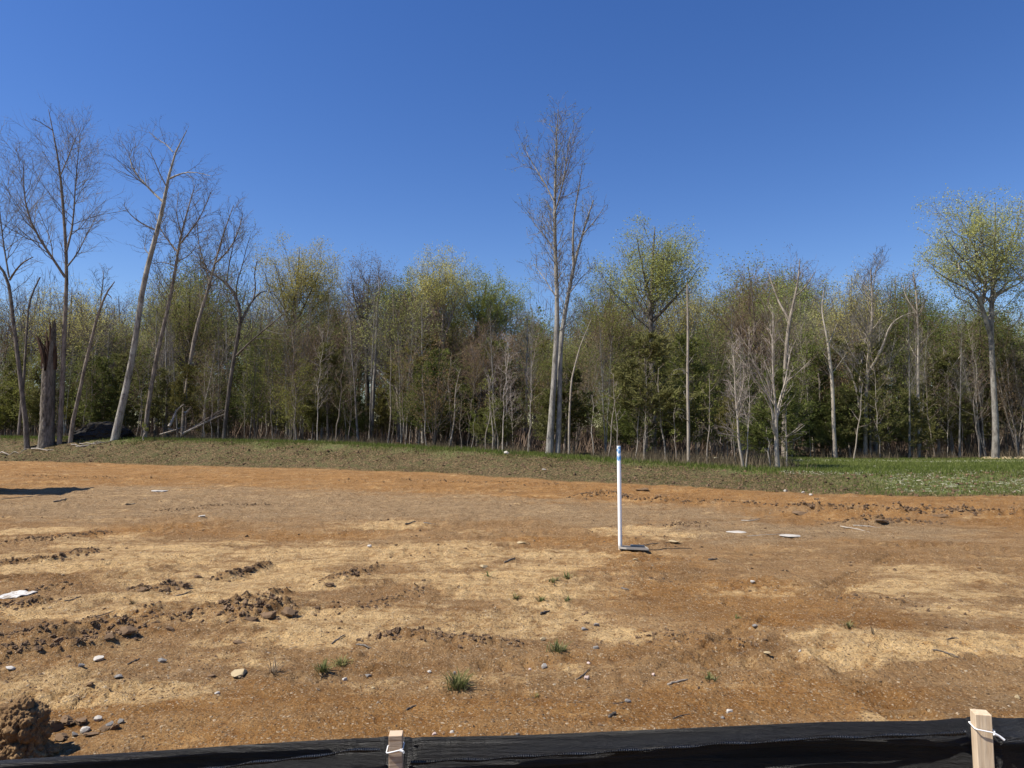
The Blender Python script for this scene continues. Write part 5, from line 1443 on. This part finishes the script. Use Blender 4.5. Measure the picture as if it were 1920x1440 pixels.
# ------------------------------------------------------------------ pipe and lid
def pipe():
    x, y = ground_at(1163, 1030); k = y / F
    z = gz(x, y)
    h = px_height(1162, 836, y, z); rad = 3.7 * k; k_n = 28
    an = np.arange(k_n) * 2 * np.pi / k_n
    prof = [(rad, -.15), (rad, h - .003), (rad - .0015, h), (rad - .006, h), (rad - .0065, h - .003), (rad - .0065, h - .4)]
    V = np.array([[a * math.cos(t), a * math.sin(t), zz] for a, zz in prof for t in an])
    b = np.arange(len(prof) - 1)[:, None] * k_n + np.arange(k_n)[None]; b2 = np.arange(len(prof) - 1)[:, None] * k_n + (np.arange(k_n)[None] + 1) % k_n
    q = np.stack([b, b2, b2 + k_n, b + k_n], -1).reshape(-1, 4)
    m, nt, bb = new_mat('white_pvc_with_blue_paint', .35, .5)
    tc = N(nt, 'ShaderNodeTexCoord'); sx = N(nt, 'ShaderNodeSeparateXYZ'); nt.links.new(tc.outputs['Object'], sx.inputs[0])
    nz = noise(nt, tc.outputs['Object'], 22, 4, .6)
    zt = mmath(nt, 'ADD', sx.outputs[2], mmath(nt, 'MULTIPLY', mmath(nt, 'SUBTRACT', nz, .5), .12))
    f = ramp(nt, mmath(nt, 'DIVIDE', zt, h), [(0, (0, 0, 0)), (.845, (0, 0, 0)), (.865, (1, 1, 1)), (1, (1, 1, 1))])
    patch = ramp(nt, noise(nt, tc.outputs['Object'], 28, 3, .5), [(.47, (1, 1, 1)), (.56, (.25, .25, .25))])
    f = mmath(nt, 'MULTIPLY', f, patch)
    dirt = ramp(nt, mmath(nt, 'DIVIDE', zt, h), [(0, (.55, .42, .28)), (.05, (.82, .81, .78)), (1, (.84, .83, .80))])
    nt.links.new(mix(nt, f, dirt, (.10, .28, .52)), bb.inputs['Base Color'])
    o = link('marker_pipe', mesh_np('marker_pipe', V, [q], [m], smooth=True), loc=(x, y, z), label='upright white plastic pipe with blue painted top', cat='pipe')
    o.rotation_euler = (math.radians(.4), math.radians(-.35), 0)
    # lid lying at its foot
    cx, cy = x + 22 * k, y - .07
    e = bpy.data.objects.new('utility_lid', None); COL.objects.link(e); e.location = (cx, cy, gz(cx, cy) + .030); e.rotation_euler = (math.radians(-4), math.radians(2), math.radians(-3))
    e['label'] = 'dark square box lid lying at the foot of the white pipe'; e['category'] = 'lid'
    md, nt, b1 = new_mat('dark_grey_lid', .6); tc = N(nt, 'ShaderNodeTexCoord')
    nt.links.new(ramp(nt, noise(nt, tc.outputs['Object'], 30, 4), [(.3, (.05, .05, .052)), (.7, (.16, .145, .13))]), b1.inputs['Base Color'])
    ml, nt, b2_ = new_mat('pale_lid_rim', .7); b2_.inputs['Base Color'].default_value = (.36, .33, .28, 1)
    w, d, t = .19, .15, .012
    V = []; Fc = []
    P4 = [(-w, -d * .55), (-w * .55, -d), (w, -d), (w, d), (-w * .6, d), (-w, d * .4)]
    n6 = len(P4)
    V = np.array([(a, b_, -t) for a, b_ in P4] + [(a, b_, t) for a, b_ in P4] + [(a * .93, b_ * .9, t) for a, b_ in P4] + [(a * .93, b_ * .9, t - .008) for a, b_ in P4])
    q = [];
    for lv in range(3):
        for i in range(n6):
            j = (i + 1) % n6; q.append([lv * n6 + i, lv * n6 + j, (lv + 1) * n6 + j, (lv + 1) * n6 + i])
    link('rim', mesh_np('lid_rim', V, [np.array(q), np.arange(n6)[None, ::-1]], [ml]), e)
    link('plate', mesh_np('lid_plate', V[-n6:] , [np.arange(n6)[None]], [md]), e)
    v, f = box_np(-.02, .17, .125, .142, t + .001, t + .018)
    link('white_strip', mesh_np('lid_strip', v, [f], [M['white_rock']]), e)
pipe()

# ------------------------------------------------------------------ silt fence
def fence():
    e = bpy.data.objects.new('silt_fence', None); COL.objects.link(e)
    e['label'] = 'low black woven fabric silt fence across the foreground'; e['category'] = 'silt fence'
    px_top = [(-700, 1500), (-300, 1462), (0, 1433), (300, 1415), (560, 1398), (690, 1391), (742, 1389), (770, 1391), (1000, 1386), (1300, 1373), (1560, 1361), (1780, 1359), (1815, 1352), (1845, 1353), (1920, 1354), (2100, 1356), (2500, 1372)]
    depth = [2.35, 2.3, 2.26, 2.24, 2.20, 2.18, 2.17, 2.18, 2.2, 2.2, 2.18, 2.13, 2.10, 2.09, 2.12, 2.15, 2.1]
    top = np.array([at_depth(u, v, Y) for (u, v), Y in zip(px_top, depth)])
    nx = 420
    s = np.linspace(0, 1, nx); d = np.linspace(0, 1, len(top)); dd = np.concatenate([[0], np.cumsum(np.linalg.norm(np.diff(top, axis=0), axis=1))]); dd /= dd[-1]
    T = np.stack([np.interp(s, dd, top[:, i]) for i in range(3)], -1)
    for _ in range(6): T[1:-1] = T[1:-1] * .5 + (T[:-2] + T[2:]) * .25
    nz = 46
    X = T[:, 0]
    vv = np.linspace(0, 1, nz) ** 1.15
    stakes_x = np.array([-.355, 1.362, -2.1, 3.1])
    dist = np.min(np.abs(X[:, None] - stakes_x[None]), axis=1)
    pin = np.exp(-(dist / .12) ** 2)                     # where it is tied
    V = np.zeros((nz, nx, 3))
    g = ground_h(X, T[:, 1] + .03)
    for i, t in enumerate(vv):
        z = T[:, 2] + (g - .04 - T[:, 2]) * t
        drop = T[:, 2] - z
        # top edge hangs back, folds drape diagonally between the ties
        fold = .014 * np.sin(drop * 75 + 1.5 * np.sin(X * 1.9) + X * .8) + .007 * np.sin(drop * 150 - X * 1.5 + np.sin(X * 3))
        big = .034 * fbm(X * 1.1 + 4, drop * 7 + X * .3, 3, 17)
        gather = pin * .006 * np.sin(X * 120 + drop * 30 + 3 * np.sin(X * 37))
        amp = np.clip(drop / .03, 0, 1) * (1 - .6 * pin)
        V[i, :, 0] = X; V[i, :, 2] = z
        V[i, :, 1] = T[:, 1] + .03 - .028 * np.clip(drop / .05, 0, 1) + (fold + big) * amp + gather
    i = np.arange(nz - 1)[:, None] * nx + np.arange(nx - 1)[None]
    q = np.stack([i, i + nx, i + nx + 1, i + 1], -1).reshape(-1, 4)
    m, nt, b = new_mat('black_woven_fabric', .40, .5)
    tc = N(nt, 'ShaderNodeTexCoord'); P = tc.outputs['Object']
    sx = N(nt, 'ShaderNodeSeparateXYZ'); nt.links.new(P, sx.inputs[0])
    wx = mmath(nt, 'SINE', mmath(nt, 'MULTIPLY', sx.outputs[0], 1900)); wz = mmath(nt, 'SINE', mmath(nt, 'MULTIPLY', sx.outputs[2], 1500))
    n1 = noise(nt, P, 14, 5, .7)
    mp = N(nt, 'ShaderNodeMapping'); mp.inputs['Scale'].default_value = (5, 20, 90); nt.links.new(P, mp.inputs[0])
    n2 = noise(nt, mp.outputs[0], 1.2, 5, .75)
    col = ramp(nt, n2, [(.35, (.003, .003, .0035)), (.6, (.007, .007, .007)), (.8, (.022, .018, .015))])
    nt.links.new(col, b.inputs['Base Color'])
    h = mmath(nt, 'ADD', mmath(nt, 'MULTIPLY', mmath(nt, 'MULTIPLY', wx, wz), .12), mmath(nt, 'ADD', mmath(nt, 'MULTIPLY', n2, 2.4), n1))
    bump(nt, b, h, .007, 1)
    fab = link('fabric', mesh_np('fabric', V.reshape(-1, 3), [q], [m], smooth=True), e)
    sol = fab.modifiers.new('thickness', 'SOLIDIFY'); sol.thickness = .0015
    # folded-over hem draping in front of the top edge, left of the left stake and to its right
    for (xa, xb, d0, d1) in ((-2.3, -.39, .020, .052), (-.30, 1.30, .045, .012)):
        k = 240
        xs_ = np.linspace(xa, xb, k)
        tz = np.interp(xs_, X, T[:, 2]); tyy = np.interp(xs_, X, T[:, 1])
        t = np.linspace(0, 1, k)
        # d0, d1: how far below the top edge the hem hangs at each end
        dep = (d0 + (d1 - d0) * t) if xa > -1 else .06 * np.sin(np.clip((1 - t) * 1.2, 0, 1) * np.pi * .5) + .008
        rows = []
        for j, (o_y, o_z) in enumerate(((-.002, -.004), (-.007, -.001), (-.0125, -.003), (-.0105, -.009))):
            rows.append(np.stack([xs_, tyy + o_y - .012 + .003 * np.sin(xs_ * 23), tz - dep + o_z + .002 * np.sin(xs_ * 40 + j) + .003 * fbm(xs_ * 6, xs_ * 0, 2, 5)], -1))
        HV = np.stack(rows); i2 = np.arange(3)[:, None] * k + np.arange(k - 1)[None]
        hq = np.stack([i2, i2 + k, i2 + k + 1, i2 + 1], -1).reshape(-1, 4)
        ho = link('folded_hem', mesh_np('folded_hem', HV.reshape(-1, 3), [hq], [M['hem']], smooth=True), e)
        s2 = ho.modifiers.new('thickness', 'SOLIDIFY'); s2.thickness = .0015
    # stakes
    def smat(nm, dark, light, stripes):
        m, nt, b = new_mat(nm, .8); tc = N(nt, 'ShaderNodeTexCoord'); mp = N(nt, 'ShaderNodeMapping')
        mp.inputs['Rotation'].default_value = (0, math.radians(32 if stripes else 3), 0); mp.inputs['Scale'].default_value = (18, 18, 190) if stripes else (120, 120, 9)
        nt.links.new(tc.outputs['Object'], mp.inputs[0]); n = noise(nt, mp.outputs[0], .8, 4, .6)
        n3 = noise(nt, tc.outputs['Object'], 9, 3)
        c = ramp(nt, n, [(.40, dark), (.60, light)])
        c = mix(nt, .6, c, ramp(nt, n3, [(.3, (.8, .76, .7)), (.7, (1.1, 1.1, 1.1))]), 'MULTIPLY')
        nt.links.new(c, b.inputs['Base Color']); bump(nt, b, n, .003, .6); return m
    ms = [smat('rough_sawn_wood', (.33, .225, .14), (.56, .43, .30), True), smat('pale_planed_wood', (.54, .41, .27), (.66, .53, .37), False)]
    mt, nt, bt = new_mat('white_zip_tie', .35, .5); bt.inputs['Base Color'].default_value = (.82, .82, .80, 1)
    for k, (u, v, Y, wd, lean, rot) in enumerate(((742, 1374, 2.13, .039, .012, 4), (1841, 1336, 2.03, .041, .010, -14))):
        p = at_depth(u, v, Y); gzz = gz(p[0], Y) - .25
        hh = p[2] - gzz
        v_, f = box_np(-wd / 2, wd / 2, -wd / 2, wd / 2, 0, hh)
        bmv = v_.copy()
        # soften the edges by a small chamfer through a bevel modifier
        o = link('stake', mesh_np('stake', bmv, [f], [ms[k]]), e, loc=(p[0] + hh * math.sin(math.radians(.85)), Y, gzz))
        bv = o.modifiers.new('bevel', 'BEVEL'); bv.width = .0018; bv.segments = 2
        o.rotation_euler = (0, math.radians(-.8 if k == 0 else -.9), math.radians(rot))
        o['label'] = ('left stake, rough sawn with slanting dark saw marks', 'right stake, smooth pale wood')[k]
        # tie looping round the stake
        zc = (at_depth(u, 1402 if k == 0 else 1364, Y)[2])
        c = np.array([p[0] + (-.001), Y, zc]); w2 = wd / 2 + .004
        tilt = .10 if k == 0 else -.06
        loop = [(-w2, w2), (-w2, -w2), (w2 * .1, -w2 - .001), (w2, -w2), (w2 + .001, w2), (0, w2 + .012), (-w2, w2)]
        a = math.radians(rot)
        P = [c + np.array([lx * math.cos(a) - ly * math.sin(a), lx * math.sin(a) + ly * math.cos(a), lx * tilt * 2]) for lx, ly in loop]
        q_, rr = resample(P, np.full(len(P), .0017), 30)
        vv_, ff = tube_arrays(q_[None], rr[None] * 1.1, 6)
        link('zip_tie', mesh_np('zip_tie', vv_, [ff], [mt], smooth=True), e)
        s0 = P[3]; tail = [s0 + np.array([-.008, -.004, 0]), s0 + np.array([.004, -.006, -.004]), s0 + np.array([.016 if k else .004, -.010, -.014 if k else -.003])]
        q_, rr = resample(tail, [.0045, .003, .0035], 8)
        vv_, ff = tube_arrays(q_[None], rr[None], 6)
        link('tie_end', mesh_np('tie_end', vv_, [ff], [mt], smooth=True), e)
hm, nt_, b_ = new_mat('glossy_hem', .3, .6)
b_.inputs['Base Color'].default_value = (.012, .012, .013, 1)
tc_ = N(nt_, 'ShaderNodeTexCoord'); sx_ = N(nt_, 'ShaderNodeSeparateXYZ'); nt_.links.new(tc_.outputs['Object'], sx_.inputs[0])
bump(nt_, b_, mmath(nt_, 'SINE', mmath(nt_, 'MULTIPLY', sx_.outputs[0], 900)), .003, 1)
M['hem'] = hm
fence()

# ------------------------------------------------------------------ invented, unseen truck sized to cast the shadow at the left edge
def shadow_truck():
    def paint(nm, c, rough=.4):
        m, nt, b = new_mat(nm, rough, .4); tc = N(nt, 'ShaderNodeTexCoord')
        nt.links.new(ramp(nt, noise(nt, tc.outputs['Object'], 3, 5), [(.3, tuple(q * .8 for q in c)), (.7, c)]), b.inputs['Base Color']); return m
    white = paint('dusty_white_paint', (.6, .58, .54)); dark = paint('black_rubber', (.02, .02, .02), .8)
    tipx, tipy = flat_pt(153, 921)
    sh = math.cos(SUN_EL) / math.sin(SUN_EL); hgt = 3.8
    x1 = tipx - hgt * sh * abs(SUN_DIR.x); y1 = tipy - hgt * sh * (-SUN_DIR.y) - .1
    e = bpy.data.objects.new('added_shadow_truck', None); COL.objects.link(e); e.location = (x1, y1, gz(x1, y1))
    e['label'] = 'white box truck added unseen off the left edge to cast a shadow'; e['category'] = 'truck'
    def part(nm, b, m, bev=.03):
        v, f = box_np(*b); o = link(nm, mesh_np(nm, v, [f], [m]), e); q = o.modifiers.new('bevel', 'BEVEL'); q.width = bev; q.segments = 2; return o
    part('cargo_box', (-6.2, 0, -.8, .8, .95, hgt), white)
    part('chassis', (-8.0, -.1, -.45, .45, .6, .948), dark)
    part('cab', (-8.2, -6.35, -.78, .78, .97, 2.75), white, .15)
    part('windscreen', (-8.22, -8.205, -.65, .65, 1.75, 2.55), dark, .005)
    part('rear_bumper', (-.3, .02, -.75, .75, .45, .58), dark)
    an = np.arange(24) * 2 * np.pi / 24
    for wx in (-1.5, -7.3):
        for wy in (-.7, .7):
            pr = [(.0, -.14), (.3, -.14), (.46, -.12), (.48, 0), (.46, .12), (.3, .14), (.0, .14)]
            V = np.array([[wx + a * math.cos(t), wy + b_, .47 + a * math.sin(t)] for a, b_ in pr for t in an])
            b = np.arange(6)[:, None] * 24 + np.arange(24)[None]; b2 = np.arange(6)[:, None] * 24 + (np.arange(24)[None] + 1) % 24
            link('wheel', mesh_np('wheel', V, [np.stack([b, b2, b2 + 24, b + 24], -1).reshape(-1, 4)], [dark]), e)
shadow_truck()
